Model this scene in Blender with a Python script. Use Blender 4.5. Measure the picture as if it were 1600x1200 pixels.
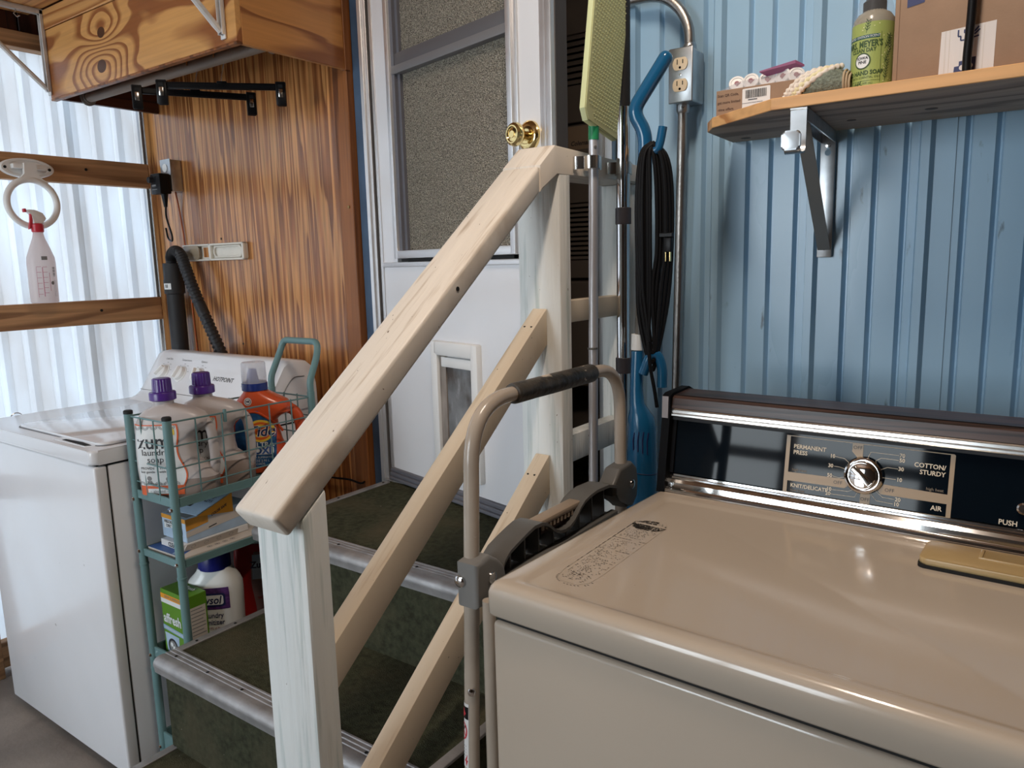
import bpy, bmesh, math, random
from mathutils import Vector, Matrix, Quaternion
for _o in list(bpy.data.objects): bpy.data.objects.remove(_o)
SC = bpy.context.scene
COL = SC.collection
pi = math.pi
rnd = random.Random(7)

# ---------------------------------------------------------------- camera
YAW, PITCH, ROLL, FPX, CAMH = 0.627455, 0.159984, -0.02557, 1183.5, 1.345
_fw = Vector((-math.sin(YAW)*math.cos(PITCH), math.cos(YAW)*math.cos(PITCH), -math.sin(PITCH)))
_r = Vector((math.cos(YAW), math.sin(YAW), 0)); _u = _r.cross(_fw)
_r2 = _r*math.cos(ROLL) + _u*math.sin(ROLL); _u2 = -_r*math.sin(ROLL) + _u*math.cos(ROLL)
_cd = bpy.data.cameras.new('camera'); CAM = bpy.data.objects.new('camera', _cd); COL.objects.link(CAM)
CAM.matrix_world = Matrix(((_r2.x, _u2.x, -_fw.x, 0), (_r2.y, _u2.y, -_fw.y, 0), (_r2.z, _u2.z, -_fw.z, CAMH), (0, 0, 0, 1)))
_cd.sensor_width = 36.0; _cd.lens = FPX/1600*36.0; _cd.clip_start = 0.02
SC.camera = CAM

# ---------------------------------------------------------------- sky, lights, exposure
W = bpy.data.worlds.new('sky'); SC.world = W; W.use_nodes = True
_n = W.node_tree.nodes; _l = W.node_tree.links
_bg = _n['Background']
_sky = _n.new('ShaderNodeTexSky'); _sky.sky_type = 'NISHITA'; _sky.sun_disc = False
_sky.sun_elevation = math.radians(42); _sky.sun_rotation = math.radians(60); _sky.air_density = 1.0; _sky.dust_density = 2.5
_mx = _n.new('ShaderNodeMix'); _mx.data_type = 'RGBA'; _mx.inputs[0].default_value = 0.55
_l.new(_sky.outputs[0], _mx.inputs[6]); _mx.inputs[7].default_value = (2.2, 2.3, 2.4, 1)
_l.new(_mx.outputs[2], _bg.inputs[0]); _bg.inputs[1].default_value = 0.42

def area(name, loc, target, sx, sy, power, color, spread=pi):
    d = bpy.data.lights.new(name, 'AREA'); d.shape = 'RECTANGLE'; d.size = sx; d.size_y = sy
    d.energy = power; d.color = color; d.spread = spread
    o = bpy.data.objects.new(name, d); COL.objects.link(o); o.location = loc
    o.rotation_euler = (Vector(target)-Vector(loc)).to_track_quat('-Z', 'Y').to_euler()
    return o
# daylight entering by the open bay behind the camera, the sky behind the translucent wall, and the lamp under the roof
area('open_bay_daylight', (-1.85, -3.35, 1.55), (-1.85, 1.0, 1.30), 1.9, 1.9, 92, (0.84, 0.935, 1.0))
area('left_wall_daylight', (-4.4, -0.4, 2.0), (-2.9, -0.2, 1.2), 4.5, 3.0, 104, (0.81, 0.90, 1.0))
area('ceiling_lamp_light', (-0.40, 0.64, 2.62), (-0.40, 0.64, 0), 0.10, 0.5, 16, (1.0, 0.83, 0.68))
SC.view_settings.view_transform = 'Standard'; SC.view_settings.look = 'None'
SC.view_settings.gamma = 1; SC.view_settings.use_curve_mapping = False
SC.view_settings.exposure = 0.10

# ---------------------------------------------------------------- mesh helpers
class MB:
    def __init__(s): s.bm = bmesh.new()
    def _add(s, vs, fs):
        bv = [s.bm.verts.new(v) for v in vs]; out = []
        for f in fs:
            try: out.append(s.bm.faces.new([bv[i] for i in f]))
            except ValueError: pass
        return bv, out
    def box(s, x0, x1, y0, y1, z0, z1, bev=0, seg=2, M=None, taper=None):
        vs = [(x0,y0,z0),(x1,y0,z0),(x1,y1,z0),(x0,y1,z0),(x0,y0,z1),(x1,y0,z1),(x1,y1,z1),(x0,y1,z1)]
        vs = [Vector(v) for v in vs]
        if M is not None: vs = [M @ v for v in vs]
        bv, fs = s._add(vs, [(0,3,2,1),(4,5,6,7),(0,1,5,4),(1,2,6,5),(2,3,7,6),(3,0,4,7)])
        if bev:
            es = list({e for f in fs for e in f.edges})
            bmesh.ops.bevel(s.bm, geom=es, offset=bev, segments=seg, affect='EDGES', profile=0.5, clamp_overlap=True)
        return s
    def hexa(s, b, t, bev=0, seg=2):
        """eight corners: four of the bottom ring, four of the top ring"""
        bv, fs = s._add([Vector(v) for v in list(b)+list(t)], [(3,2,1,0),(4,5,6,7),(0,1,5,4),(1,2,6,5),(2,3,7,6),(3,0,4,7)])
        if bev:
            es = list({e for f in fs for e in f.edges})
            bmesh.ops.bevel(s.bm, geom=es, offset=bev, segments=seg, affect='EDGES', profile=0.5, clamp_overlap=True)
        return s
    def loft(s, rings, cap=True, closed=True):
        n = len(rings[0]); allv = [[s.bm.verts.new(Vector(p)) for p in r] for r in rings]
        m = n if closed else n-1
        for a, b in zip(allv[:-1], allv[1:]):
            for i in range(m):
                j = (i+1) % n
                try: s.bm.faces.new((a[i], a[j], b[j], b[i]))
                except ValueError: pass
        if cap and closed:
            for r, rev in ((allv[0], True), (allv[-1], False)):
                try: s.bm.faces.new(list(reversed(r)) if rev else r)
                except ValueError: pass
        return s
    def cyl(s, p0, p1, r, r2=None, n=20, cap=True):
        p0, p1 = Vector(p0), Vector(p1); r2 = r if r2 is None else r2
        d = (p1-p0).normalized(); a = d.orthogonal().normalized(); b = d.cross(a)
        ring = lambda p, q: [p+(a*math.cos(2*pi*i/n)+b*math.sin(2*pi*i/n))*q for i in range(n)]
        return s.loft([ring(p0, r), ring(p1, r2)], cap)
    def lathe(s, prof, org=(0,0,0), axis=(0,0,1), n=28, cap=True, sx=1, sy=1, ref=None):
        """prof: list of (radius, height)"""
        o, d = Vector(org), Vector(axis).normalized()
        a = (Vector(ref) if ref else (Vector((1,0,0)) if abs(d.z) > .9 else d.orthogonal())).normalized(); b = d.cross(a).normalized()
        return s.loft([[o+d*h+(a*math.cos(2*pi*i/n)*sx+b*math.sin(2*pi*i/n)*sy)*max(q, 1e-5) for i in range(n)] for q, h in prof], cap)
    def tube(s, pts, r, n=10, closed=False, cap=True, flat=None):
        P = [Vector(p) for p in pts]; m = len(P)
        if closed: T = [(P[(i+1) % m]-P[i-1]).normalized() for i in range(m)]
        else: T = [(P[min(i+1,m-1)]-P[max(i-1,0)]).normalized() for i in range(m)]
        a = T[0].orthogonal().normalized(); rings = []
        for i in range(m):
            if i: a = (T[i-1].rotation_difference(T[i]) @ a).normalized()
            a = (a-T[i]*a.dot(T[i])).normalized(); b = T[i].cross(a)
            q = r[i] if isinstance(r, (list, tuple)) else r
            rings.append([P[i]+(a*math.cos(2*pi*k/n)+b*math.sin(2*pi*k/n))*q for k in range(n)])
        if closed: rings.append(rings[0]); cap = False
        return s.loft(rings, cap)
    def prism(s, poly, org, u, v, depth, bev=0, seg=2):
        """poly in (u,v) metres, extruded along vector depth"""
        o, u, v, d = Vector(org), Vector(u), Vector(v), Vector(depth)
        n = len(poly); vs = [o+u*p[0]+v*p[1] for p in poly]; vs += [q+d for q in vs]
        bv, fs = s._add(vs, [tuple(range(n-1,-1,-1)), tuple(range(n,2*n))]+[(i,(i+1)%n,n+(i+1)%n,n+i) for i in range(n)])
        if bev:
            es = [e for f in fs[:2] for e in f.edges]
            bmesh.ops.bevel(s.bm, geom=list(set(es)), offset=bev, segments=seg, affect='EDGES', profile=0.5, clamp_overlap=True)
        return s
    def grid(s, fn, nu, nv):
        g = [[s.bm.verts.new(Vector(fn(i/nu, j/nv))) for j in range(nv+1)] for i in range(nu+1)]
        for i in range(nu):
            for j in range(nv):
                try: s.bm.faces.new((g[i][j], g[i+1][j], g[i+1][j+1], g[i][j+1]))
                except ValueError: pass
        return s
    def ball(s, c, rx, ry=None, rz=None, nu=20, nv=12):
        ry = rx if ry is None else ry; rz = rx if rz is None else rz; c = Vector(c)
        return s.loft([[c+Vector((rx*math.sin(t)*math.cos(2*pi*i/nu), ry*math.sin(t)*math.sin(2*pi*i/nu), -rz*math.cos(t))) for i in range(nu)]
                       for t in [max(1e-3, min(pi-1e-3, pi*k/nv)) for k in range(nv+1)]])
    def merge(s, mesh, fn=None):
        vs = [Vector(v.co) for v in mesh.vertices]
        if fn: vs = [fn(v) for v in vs]
        s._add(vs, [tuple(p.vertices) for p in mesh.polygons]); return s

def wloc(o):
    v = Vector((0,0,0))
    while o is not None: v += o.location; o = o.parent
    return v
def build(name, mb, mat, parent=None, smooth=35, org=None, kind=None, label=None, solid=0):
    me = bpy.data.meshes.new(name)
    bmesh.ops.recalc_face_normals(mb.bm, faces=mb.bm.faces[:])
    mb.bm.to_mesh(me); mb.bm.free()
    base = wloc(parent) if parent is not None else Vector((0,0,0))
    if org is None and parent is None and kind is None:
        xs = [v.co for v in me.vertices]
        org = (sum(min(c[i] for c in xs)+max(c[i] for c in xs) for i in (0,))/2, (min(c[1] for c in xs)+max(c[1] for c in xs))/2, min(c[2] for c in xs))
    o = bpy.data.objects.new(name, me); COL.objects.link(o)
    if org is None:
        org = base
    org = Vector(org)
    me.transform(Matrix.Translation(-org))
    if parent is not None:
        o.parent = parent; o.location = org-base
    else: o.location = org
    me.materials.append(mat)
    if smooth:
        me.polygons.foreach_set('use_smooth', [True]*len(me.polygons)); me.set_sharp_from_angle(angle=math.radians(smooth))
    if kind: o['kind'] = kind
    if label: o['label'] = label
    return o
def root(name, loc, label, cat, group=None):
    o = bpy.data.objects.new(name, None); COL.objects.link(o); o.location = loc; o.empty_display_size = .05
    o['label'] = label; o['category'] = cat
    if group: o['group'] = group
    return o
def tag(o, label, cat, group=None):
    o['label'] = label; o['category'] = cat
    if group: o['group'] = group
    return o
def dup(o, parent, shift):
    c = o.copy(); COL.objects.link(c); c.parent = parent; c.location = o.location+Vector(shift); return c
def copy_thing(o, shift, label=None):
    c = o.copy(); COL.objects.link(c); c.location = o.location+Vector(shift)
    if label: c['label'] = label
    def rec(a, b):
        for ch in list(a.children):
            d = ch.copy(); COL.objects.link(d); d.parent = b; rec(ch, d)
    rec(o, c); return c
def arc(c, u, v, r, a0, a1, n=10):
    c, u, v = Vector(c), Vector(u), Vector(v)
    return [c+u*(r*math.cos(a0+(a1-a0)*i/n))+v*(r*math.sin(a0+(a1-a0)*i/n)) for i in range(n+1)]
def fillet(pts, r, n=6):
    P = [Vector(p) for p in pts]; out = [P[0]]
    for i in range(1, len(P)-1):
        a, b, c = P[i-1], P[i], P[i+1]; d1 = (a-b); d2 = (c-b)
        q = min(r, d1.length*.49, d2.length*.49)
        s, e = b+d1.normalized()*q, b+d2.normalized()*q
        for k in range(n+1):
            t = k/n; out.append(s*(1-t)**2+b*2*t*(1-t)+e*t*t)
    out.append(P[-1]); return out
def spline(pts, n=8):
    P = [Vector(p) for p in pts]; P = [P[0]*2-P[1]]+P+[P[-1]*2-P[-2]]; out = []
    for i in range(1, len(P)-2):
        for k in range(n):
            t = k/n; a, b, c, d = P[i-1], P[i], P[i+1], P[i+2]
            out.append(.5*((2*b)+(c-a)*t+(2*a-5*b+4*c-d)*t*t+(3*b-a-3*c+d)*t**3))
    out.append(P[-2]); return out
def rrect(x0, x1, y0, y1, r, n=5):
    out = []
    for cx, cy, a in ((x1-r,y1-r,0),(x0+r,y1-r,pi/2),(x0+r,y0+r,pi),(x1-r,y0+r,1.5*pi)):
        out += [(cx+r*math.cos(a+pi/2*i/n), cy+r*math.sin(a+pi/2*i/n)) for i in range(n+1)]
    return out
def text_mesh(body, size, align='CENTER', bold=0, shear=0, narrow=1.0, space=1.0, res=2, line=1.0):
    cu = bpy.data.curves.new('txt', 'FONT'); cu.body = body; cu.size = size; cu.align_x = align; cu.align_y = 'CENTER'
    cu.offset = bold; cu.shear = shear; cu.space_character = space; cu.resolution_u = res; cu.space_line = line
    o = bpy.data.objects.new('txt', cu); COL.objects.link(o)
    dg = bpy.context.evaluated_depsgraph_get(); dg.update()
    me = bpy.data.meshes.new_from_object(o.evaluated_get(dg))
    bpy.data.objects.remove(o); bpy.data.curves.remove(cu)
    for v in me.vertices: v.co.x *= narrow
    return me
def lettering(body, size, fn, mat, parent, name='lettering', **k):
    """fn maps flat text coordinates (u, v) to a point of the printed surface"""
    me = text_mesh(body, size, **k); mb = MB(); mb.merge(me, lambda v: Vector(fn(v.x, v.y))); bpy.data.meshes.remove(me)
    return build(name, mb, mat, parent, smooth=0)
def plane_fn(org, u, v):
    o, u, v = Vector(org), Vector(u), Vector(v)
    return lambda a, b: o+u*a+v*b
def patch(polys, fn, mat, parent, name, sub=0):
    """flat print laid on a surface: list of polygons in (u,v)"""
    mb = MB()
    for p in polys:
        m_ = [fn(*q) for q in p]; k = len(p)
        c = fn(sum(q[0] for q in p)/k, sum(q[1] for q in p)/k); c2 = sum(m_, Vector())/k
        if (c-c2).length < 4e-5: mb._add(m_, [tuple(range(k))]); continue
        t = bmesh.new(); f_ = t.faces.new([t.verts.new((q[0], q[1], 0)) for q in p])   # curved surface: cut the print finely first
        bmesh.ops.triangulate(t, faces=[f_]); 
        for it in range(3):
            es = [e for e in t.edges if e.calc_length() > .006]
            if es: bmesh.ops.subdivide_edges(t, edges=es, cuts=1); bmesh.ops.triangulate(t, faces=t.faces[:])
        t.verts.index_update()
        mb._add([fn(v.co.x, v.co.y) for v in t.verts], [tuple(v.index for v in f.verts) for f in t.faces]); t.free()
    return build(name, mb, mat, parent, smooth=0)
def strip(poly_l, poly_r): return [(a[0], a[1]) for a in poly_l]+[(a[0], a[1]) for a in reversed(poly_r)]
def line_poly(pts, w):
    """quads along a polyline in (u,v)"""
    out = []
    for a, b in zip(pts[:-1], pts[1:]):
        dx, dy = b[0]-a[0], b[1]-a[1]; l = math.hypot(dx, dy) or 1; nx, ny = -dy/l*w/2, dx/l*w/2
        out.append([(a[0]-nx,a[1]-ny),(b[0]-nx,b[1]-ny),(b[0]+nx,b[1]+ny),(a[0]+nx,a[1]+ny)])
    return out
def circ(cx, cy, r, n=20, ry=None): return [(cx+r*math.cos(2*pi*i/n), cy+(ry or r)*math.sin(2*pi*i/n)) for i in range(n)]

# ---------------------------------------------------------------- materials
MATS = {}
def srgb(r, g, b):
    f = lambda c: (c/255/12.92) if c/255 <= .04045 else ((c/255+.055)/1.055)**2.4
    return (f(r), f(g), f(b), 1)
def newmat(name):
    m = bpy.data.materials.new(name); m.use_nodes = True; MATS[name] = m
    nt = m.node_tree; return m, nt.nodes, nt.links, nt.nodes['Principled BSDF']
def mat(name, col, rough=.5, metal=0, var=0, vscale=8, vstretch=(1,1,1), bump=0, bscale=60, bstretch=(1,1,1), coat=0, spec=.5, alpha=1, trans=0, ior=1.45, dirt=None, emit=0, rvar=0, spots=None):
    m, n, l, b = newmat(name)
    col = col if len(col) == 4 else (*col, 1)
    b.inputs['Base Color'].default_value = col; b.inputs['Roughness'].default_value = rough; b.inputs['Metallic'].default_value = metal
    b.inputs['Coat Weight'].default_value = coat; b.inputs['Coat Roughness'].default_value = .08
    b.inputs['Specular IOR Level'].default_value = spec; b.inputs['Alpha'].default_value = alpha
    b.inputs['Transmission Weight'].default_value = trans; b.inputs['IOR'].default_value = ior
    if emit: b.inputs['Emission Color'].default_value = col; b.inputs['Emission Strength'].default_value = emit
    tc = n.new('ShaderNodeTexCoord')
    def nz(scale, stretch, detail=4):
        mp = n.new('ShaderNodeMapping'); mp.inputs['Scale'].default_value = stretch; l.new(tc.outputs['Object'], mp.inputs[0])
        t = n.new('ShaderNodeTexNoise'); t.inputs['Scale'].default_value = scale; t.inputs['Detail'].default_value = detail; l.new(mp.outputs[0], t.inputs['Vector']); return t
    cur = None
    if var:
        t = nz(vscale, vstretch); r = n.new('ShaderNodeMapRange'); r.inputs['From Min'].default_value = .3; r.inputs['From Max'].default_value = .7
        r.inputs['To Min'].default_value = 1-var; r.inputs['To Max'].default_value = 1+var; l.new(t.outputs[0], r.inputs[0])
        v = n.new('ShaderNodeHueSaturation'); v.inputs['Color'].default_value = col; l.new(r.outputs[0], v.inputs['Value']); cur = v.outputs[0]
    def mixin(colr, fac):
        nonlocal cur
        x = n.new('ShaderNodeMix'); x.data_type = 'RGBA'; l.new(fac, x.inputs[0])
        if cur is not None: l.new(cur, x.inputs[6])
        else: x.inputs[6].default_value = col
        x.inputs[7].default_value = colr if len(colr) == 4 else (*colr, 1); cur = x.outputs[2]
    for d in ([dirt] if dirt else [])+(spots or []):
        dc, ds, lo, hi, st = d
        t = nz(ds, st, 6); r = n.new('ShaderNodeMapRange'); r.inputs['From Min'].default_value = lo; r.inputs['From Max'].default_value = hi; l.new(t.outputs[0], r.inputs[0])
        mixin(dc, r.outputs[0])
    if cur is not None: l.new(cur, b.inputs['Base Color'])
    if rvar:
        t = nz(vscale*1.7, vstretch); r = n.new('ShaderNodeMapRange'); r.inputs['From Min'].default_value = .3; r.inputs['From Max'].default_value = .7
        r.inputs['To Min'].default_value = max(0, rough-rvar); r.inputs['To Max'].default_value = rough+rvar; l.new(t.outputs[0], r.inputs[0]); l.new(r.outputs[0], b.inputs['Roughness'])
    if bump:
        t = nz(bscale, bstretch, 5); bp = n.new('ShaderNodeBump'); bp.inputs['Strength'].default_value = bump; bp.inputs['Distance'].default_value = .004
        l.new(t.outputs[0], bp.inputs['Height']); l.new(bp.outputs[0], b.inputs['Normal'])
    return m
def wood(name, c0, c1, grain='Z', rings=7.0, stretch=.12, scale=5, rough=.5, fine=.35, knots=(), coat=0, bump=.15, dark=None, sharp=.5):
    """boards: contour grain lines from a stretched noise field, knots as local bulges of that field"""
    m, n, l, b = newmat(name)
    tc = n.new('ShaderNodeTexCoord'); mp = n.new('ShaderNodeMapping'); l.new(tc.outputs['Object'], mp.inputs[0])
    st = [1, 1, 1]; st['XYZ'.index(grain)] = stretch; mp.inputs['Scale'].default_value = st
    t = n.new('ShaderNodeTexNoise'); t.inputs['Scale'].default_value = scale; t.inputs['Detail'].default_value = 2.5; t.inputs['Roughness'].default_value = .45; l.new(mp.outputs[0], t.inputs['Vector'])
    f = t.outputs[0]
    def mth(op, a, bb=None):
        x = n.new('ShaderNodeMath'); x.operation = op
        for i, q in enumerate((a, bb)):
            if q is None: continue
            if isinstance(q, (int, float)): x.inputs[i].default_value = q
            else: l.new(q, x.inputs[i])
        return x.outputs[0]
    kd = None
    for kp, kr, ks in knots:
        vd = n.new('ShaderNodeVectorMath'); vd.operation = 'SUBTRACT'; l.new(tc.outputs['Object'], vd.inputs[0]); vd.inputs[1].default_value = kp
        vm = n.new('ShaderNodeVectorMath'); vm.operation = 'MULTIPLY'; l.new(vd.outputs[0], vm.inputs[0])
        sv = [1, 1, 1]; sv['XYZ'.index(grain)] = .7; vm.inputs[1].default_value = sv
        vl = n.new('ShaderNodeVectorMath'); vl.operation = 'LENGTH'; l.new(vm.outputs[0], vl.inputs[0])
        g = mth('DIVIDE', vl.outputs['Value'], kr); g = mth('MULTIPLY', mth('MULTIPLY', g, g), -1.0); g = mth('EXPONENT', g)
        f = mth('ADD', f, mth('MULTIPLY', g, ks))
        core = mth('LESS_THAN', vl.outputs['Value'], kr*.22); kd = core if kd is None else mth('MAXIMUM', kd, core)
    w = mth('FRACT', mth('MULTIPLY', f, rings))
    ramp = n.new('ShaderNodeValToRGB'); l.new(w, ramp.inputs[0]); e = ramp.color_ramp.elements
    e[0].position = 0; e[0].color = (*c0[:3], 1); e[1].position = 1; e[1].color = (*c0[:3], 1)
    q = e.new(sharp); q.color = (*c0[:3], 1); q = e.new(sharp+.3); q.color = (*c1[:3], 1); q = e.new(.93); q.color = (*(dark or c1)[:3], 1)
    mp2 = n.new('ShaderNodeMapping'); l.new(tc.outputs['Object'], mp2.inputs[0]); s2 = [1, 1, 1]; s2['XYZ'.index(grain)] = .04; mp2.inputs['Scale'].default_value = s2
    t2 = n.new('ShaderNodeTexNoise'); t2.inputs['Scale'].default_value = 90; t2.inputs['Detail'].default_value = 3; l.new(mp2.outputs[0], t2.inputs['Vector'])
    r2 = n.new('ShaderNodeMapRange'); l.new(t2.outputs[0], r2.inputs[0]); r2.inputs['From Min'].default_value = .3; r2.inputs['From Max'].default_value = .7
    r2.inputs['To Min'].default_value = 1-fine; r2.inputs['To Max'].default_value = 1+fine*.6
    hs = n.new('ShaderNodeHueSaturation'); l.new(ramp.outputs[0], hs.inputs['Color']); l.new(r2.outputs[0], hs.inputs['Value']); out = hs.outputs[0]
    if kd is not None:
        x = n.new('ShaderNodeMix'); x.data_type = 'RGBA'; l.new(kd, x.inputs[0]); l.new(out, x.inputs[6]); x.inputs[7].default_value = (c1[0]*.25, c1[1]*.25, c1[2]*.3, 1); out = x.outputs[2]
    l.new(out, b.inputs['Base Color']); b.inputs['Roughness'].default_value = rough; b.inputs['Coat Weight'].default_value = coat; b.inputs['Coat Roughness'].default_value = .2
    bp = n.new('ShaderNodeBump'); bp.inputs['Strength'].default_value = bump; bp.inputs['Distance'].default_value = .002; l.new(t2.outputs[0], bp.inputs['Height']); l.new(bp.outputs[0], b.inputs['Normal'])
    return m
def clearmat(name, col=(1,1,1,1), mixf=.12, rough=.05):
    """thin clear plastic: mostly see-through with a gloss"""
    m, n, l, b = newmat(name); o = n['Material Output']
    t = n.new('ShaderNodeBsdfTransparent'); t.inputs[0].default_value = col
    b.inputs['Base Color'].default_value = (*col[:3], 1); b.inputs['Roughness'].default_value = rough
    x = n.new('ShaderNodeMixShader'); x.inputs[0].default_value = mixf
    l.new(t.outputs[0], x.inputs[1]); l.new(b.outputs[0], x.inputs[2]); l.new(x.outputs[0], o.inputs[0]); return m

# colours taken as the things' own colours
CONC = mat('concrete', (.215,.182,.155), .9, var=.25, vscale=5, bump=.3, bscale=90, dirt=((.17,.14,.12), 9, .55, .75, (1,1,1)))
BLUE = mat('blue_painted_siding', (.305,.485,.645), .30, var=.08, vscale=3, vstretch=(1,1,.3), bump=.05, bscale=7, spec=.6, rvar=.07, spots=[((.10,.15,.20), 34, .70, .78, (1,1,.35)), ((.45,.52,.58), 26, .72, .80, (1,1,.2))])
DKBLUE = mat('shaded_blue_paint', (.07,.12,.20), .5, var=.2)  # siding blue with shade painted in, for the strip left of the door
ALUM = mat('aluminium', (.74,.73,.73), .42, .85, bump=.03, bscale=120, bstretch=(1,1,.05), rvar=.06)
ALUMD = mat('dull_aluminium', (.40,.39,.39), .55, .7, var=.2, vscale=20, bump=.15, bscale=160)
SATIN = mat('satin_grey_pole', (.60,.60,.63), .42, .7)
CHROME = mat('chrome', (.78,.77,.76), .07, 1)
CHROMEB = mat('brushed_chrome', (.75,.73,.70), .2, 1)
STEEL = mat('galvanised_steel', (.50,.52,.54), .36, 1, var=.15, vscale=30)
WORN = mat('worn_conduit', (.45,.42,.39), .35, 1, var=.25, vscale=40, vstretch=(1,1,.2), bump=.15, bscale=150)
BRASS = mat('brass', (.86,.66,.30), .13, 1)
BRASSD = mat('dark_brass', (.35,.24,.10), .3, 1)
SCREW = mat('screw_steel', (.6,.6,.6), .25, 1)
WHITE = mat('white_enamel', (.80,.80,.82), .22, var=.03, vscale=3, coat=.3, spots=[((.45,.44,.44), 45, .74, .80, (1,1,1))])
WPLAST = mat('white_plastic', (.82,.81,.79), .35)
OFFW = mat('off_white_plastic', (.74,.70,.62), .35, var=.06)
DOORW = mat('white_door_skin', (.78,.78,.80), .2, var=.03, vscale=4, bump=.35, bscale=3, coat=.3, spots=[((.5,.49,.48), 40, .74, .80, (1,1,1))])
GREYRUB = mat('grey_rubber', (.14,.14,.16), .55)
BLACK = mat('black_plastic', (.005,.005,.006), .40, spec=.25)
BLACKM = mat('matt_black', (.02,.02,.022), .6)
RIBBLK = mat('black_corrugated_plastic', (.018,.018,.02), .45)
DARK = mat('dark_gap', (.01,.01,.01), .8)
TEAL = mat('teal_paint', (.135,.245,.25), .38, var=.06)
TEALD = mat('black_rubber', (.015,.016,.017), .7)
ALMOND = mat('almond_enamel', (.50,.425,.345), .16, var=.03, vscale=3, coat=.5, bump=.02, bscale=6, spots=[((.16,.12,.09), 60, .76, .80, (1,1,1))])
ALMONDF = ALMOND
GOLDB = mat('harvest_gold_plastic', (.48,.34,.16), .3)
GOLDP = mat('gold_print', (.33,.215,.105), .35, spec=.6)
CREAMP = mat('cream_print', (.72,.62,.48), .5)
TANP = mat('dull_tan_print', (.25,.19,.13), .5)
GLASSB = mat('black_glass', (.003,.006,.010), .045, spec=.22)
WALNUT = wood('walnut_laminate', srgb(70,50,43), srgb(38,26,22), 'X', rings=9, stretch=.05, scale=14, rough=.35, fine=.45)
TAUPE = mat('taupe_tube_paint', (.42,.355,.29), .25, var=.08, vscale=14, coat=.3, spots=[((.62,.60,.57), 30, .70, .76, (1,1,1))])
GREYP = mat('grey_bracket_plastic', (.115,.112,.105), .42, var=.06)
GREYM = mat('grey_bracket_metal', (.225,.22,.21), .38, .2)
GRIP = mat('worn_dark_grip', (.055,.045,.033), .42, var=.4, vscale=30, bump=.8, bscale=60, spots=[((.52,.44,.36), 34, .635, .66, (1,.6,1)), ((.02,.017,.013), 40, .5, .6, (1,.3,1))])
PAINTW = mat('cream_painted_wood', (.77,.705,.62), .42, var=.05, vscale=26, vstretch=(1,.1,.1), bump=.9, bscale=70, bstretch=(1,.05,.05), spots=[((.52,.43,.34), 75, .56, .70, (1,.07,.07)), ((.16,.11,.08), 120, .715, .725, (1,.5,.5))])
PAINTG = mat('pale_green_white_paint', (.76,.775,.75), .48, var=.06, vscale=20, vstretch=(1,1,.1), bump=.9, bscale=75, bstretch=(1,1,.05), spots=[((.53,.585,.56), 75, .54, .70, (1,1,.06)), ((.20,.14,.11), 120, .725, .735, (1,1,.5))])
RAILW = mat('primed_pine', (.68,.575,.44), .55, var=.09, vscale=16, vstretch=(1,.1,.1), bump=.35, bscale=60, bstretch=(1,.05,.05), spots=[((.50,.38,.26), 70, .54, .68, (1,.06,.06)), ((.12,.08,.05), 110, .73, .737, (1,1,1))])
BLUEPL = mat('blue_vacuum_plastic', (.010,.10,.225), .22, coat=.4)
GREENPAD = mat('green_sponge_pad', (.50,.51,.27), .75)
GREENED = mat('light_green_pad_edge', (.60,.64,.36), .7)
GREENC = mat('green_plastic', (.02,.25,.10), .4)
CARPET = mat('olive_carpet', (.060,.062,.038), .97, var=.35, vscale=70, bump=1.0, bscale=420, spec=.1, spots=[((.105,.09,.055), 6, .5, .75, (1,1,1)), ((.36,.34,.28), 120, .745, .76, (1,1,1))])
PURPLE = mat('purple_cap', (.075,.022,.22), .3, coat=.2)
MILKY = mat('milky_bottle', (.60,.54,.52), .33, var=.04, trans=.15)
SOAPL = mat('soap_in_bottle', (.30,.24,.21), .3)
LABELW = mat('white_label', (.74,.76,.76), .45)
ORANGEL = mat('orange_label', (.72,.13,.04), .45)
INK = mat('dark_ink', (.03,.03,.035), .5)
INKG = mat('grey_ink', (.22,.22,.22), .5)
YELLOWL = mat('yellow_label', (.85,.60,.06), .45)
TIDEO = mat('orange_bottle', (.62,.085,.022), .28, coat=.2)
TIDEB = mat('blue_label', (.018,.10,.26), .35, var=.5, vscale=45)
TIDECAP = mat('blue_cap', (.02,.04,.22), .25)
TIDECLR = clearmat('clear_cap_plastic', (.86,.86,.88,1), .35, .15)
TIDER = mat('red_orange_ring', (.75,.14,.02), .4)
NAVY = mat('navy_ink', (.012,.018,.085), .45)
LBLUE = mat('pale_blue_print', (.30,.46,.66), .45)
CARD = mat('brown_cardboard', (.305,.195,.125), .75, var=.05, vscale=30, bump=.08, bscale=200)
TAPEW = mat('white_paper_tape', (.66,.62,.60), .6, var=.04, vscale=60, vstretch=(1,1,.1))
PAPERW = mat('white_paper', (.75,.74,.73), .6)
CREAMC = mat('cream_card', (.62,.56,.50), .55)
PURPLEL = mat('purple_label', (.085,.03,.15), .4, var=.5, vscale=90)
REDP = mat('red_pouch', (.33,.016,.014), .35)
GREENB = mat('green_box', (.11,.27,.018), .4)
ORNGB = mat('orange_band', (.80,.33,.02), .45)
BOXBLUE = mat('blue_card_print', (.05,.14,.42), .4)
SKYCARD = mat('light_blue_card', (.42,.55,.70), .45, var=.12, vscale=20)
SOAPG = mat('clear_green_bottle', (.36,.33,.25), .2, trans=.25)
SOAPLB = mat('green_soap_label', (.33,.40,.12), .4, var=.05)
DKGREEN = mat('dark_green_ink', (.045,.085,.03), .5)
YARNW = mat('white_yarn', (.75,.68,.60), .9, bump=.6, bscale=150)
YARNG = mat('green_grey_knit', (.18,.21,.17), .9, bump=1.0, bscale=260, var=.3, vscale=180)
BAGCLR = clearmat('clear_zip_bag', (.90,.90,.92,1), .24, .12)
ZIPP = mat('purple_zip', (.30,.10,.20), .35)
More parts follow.
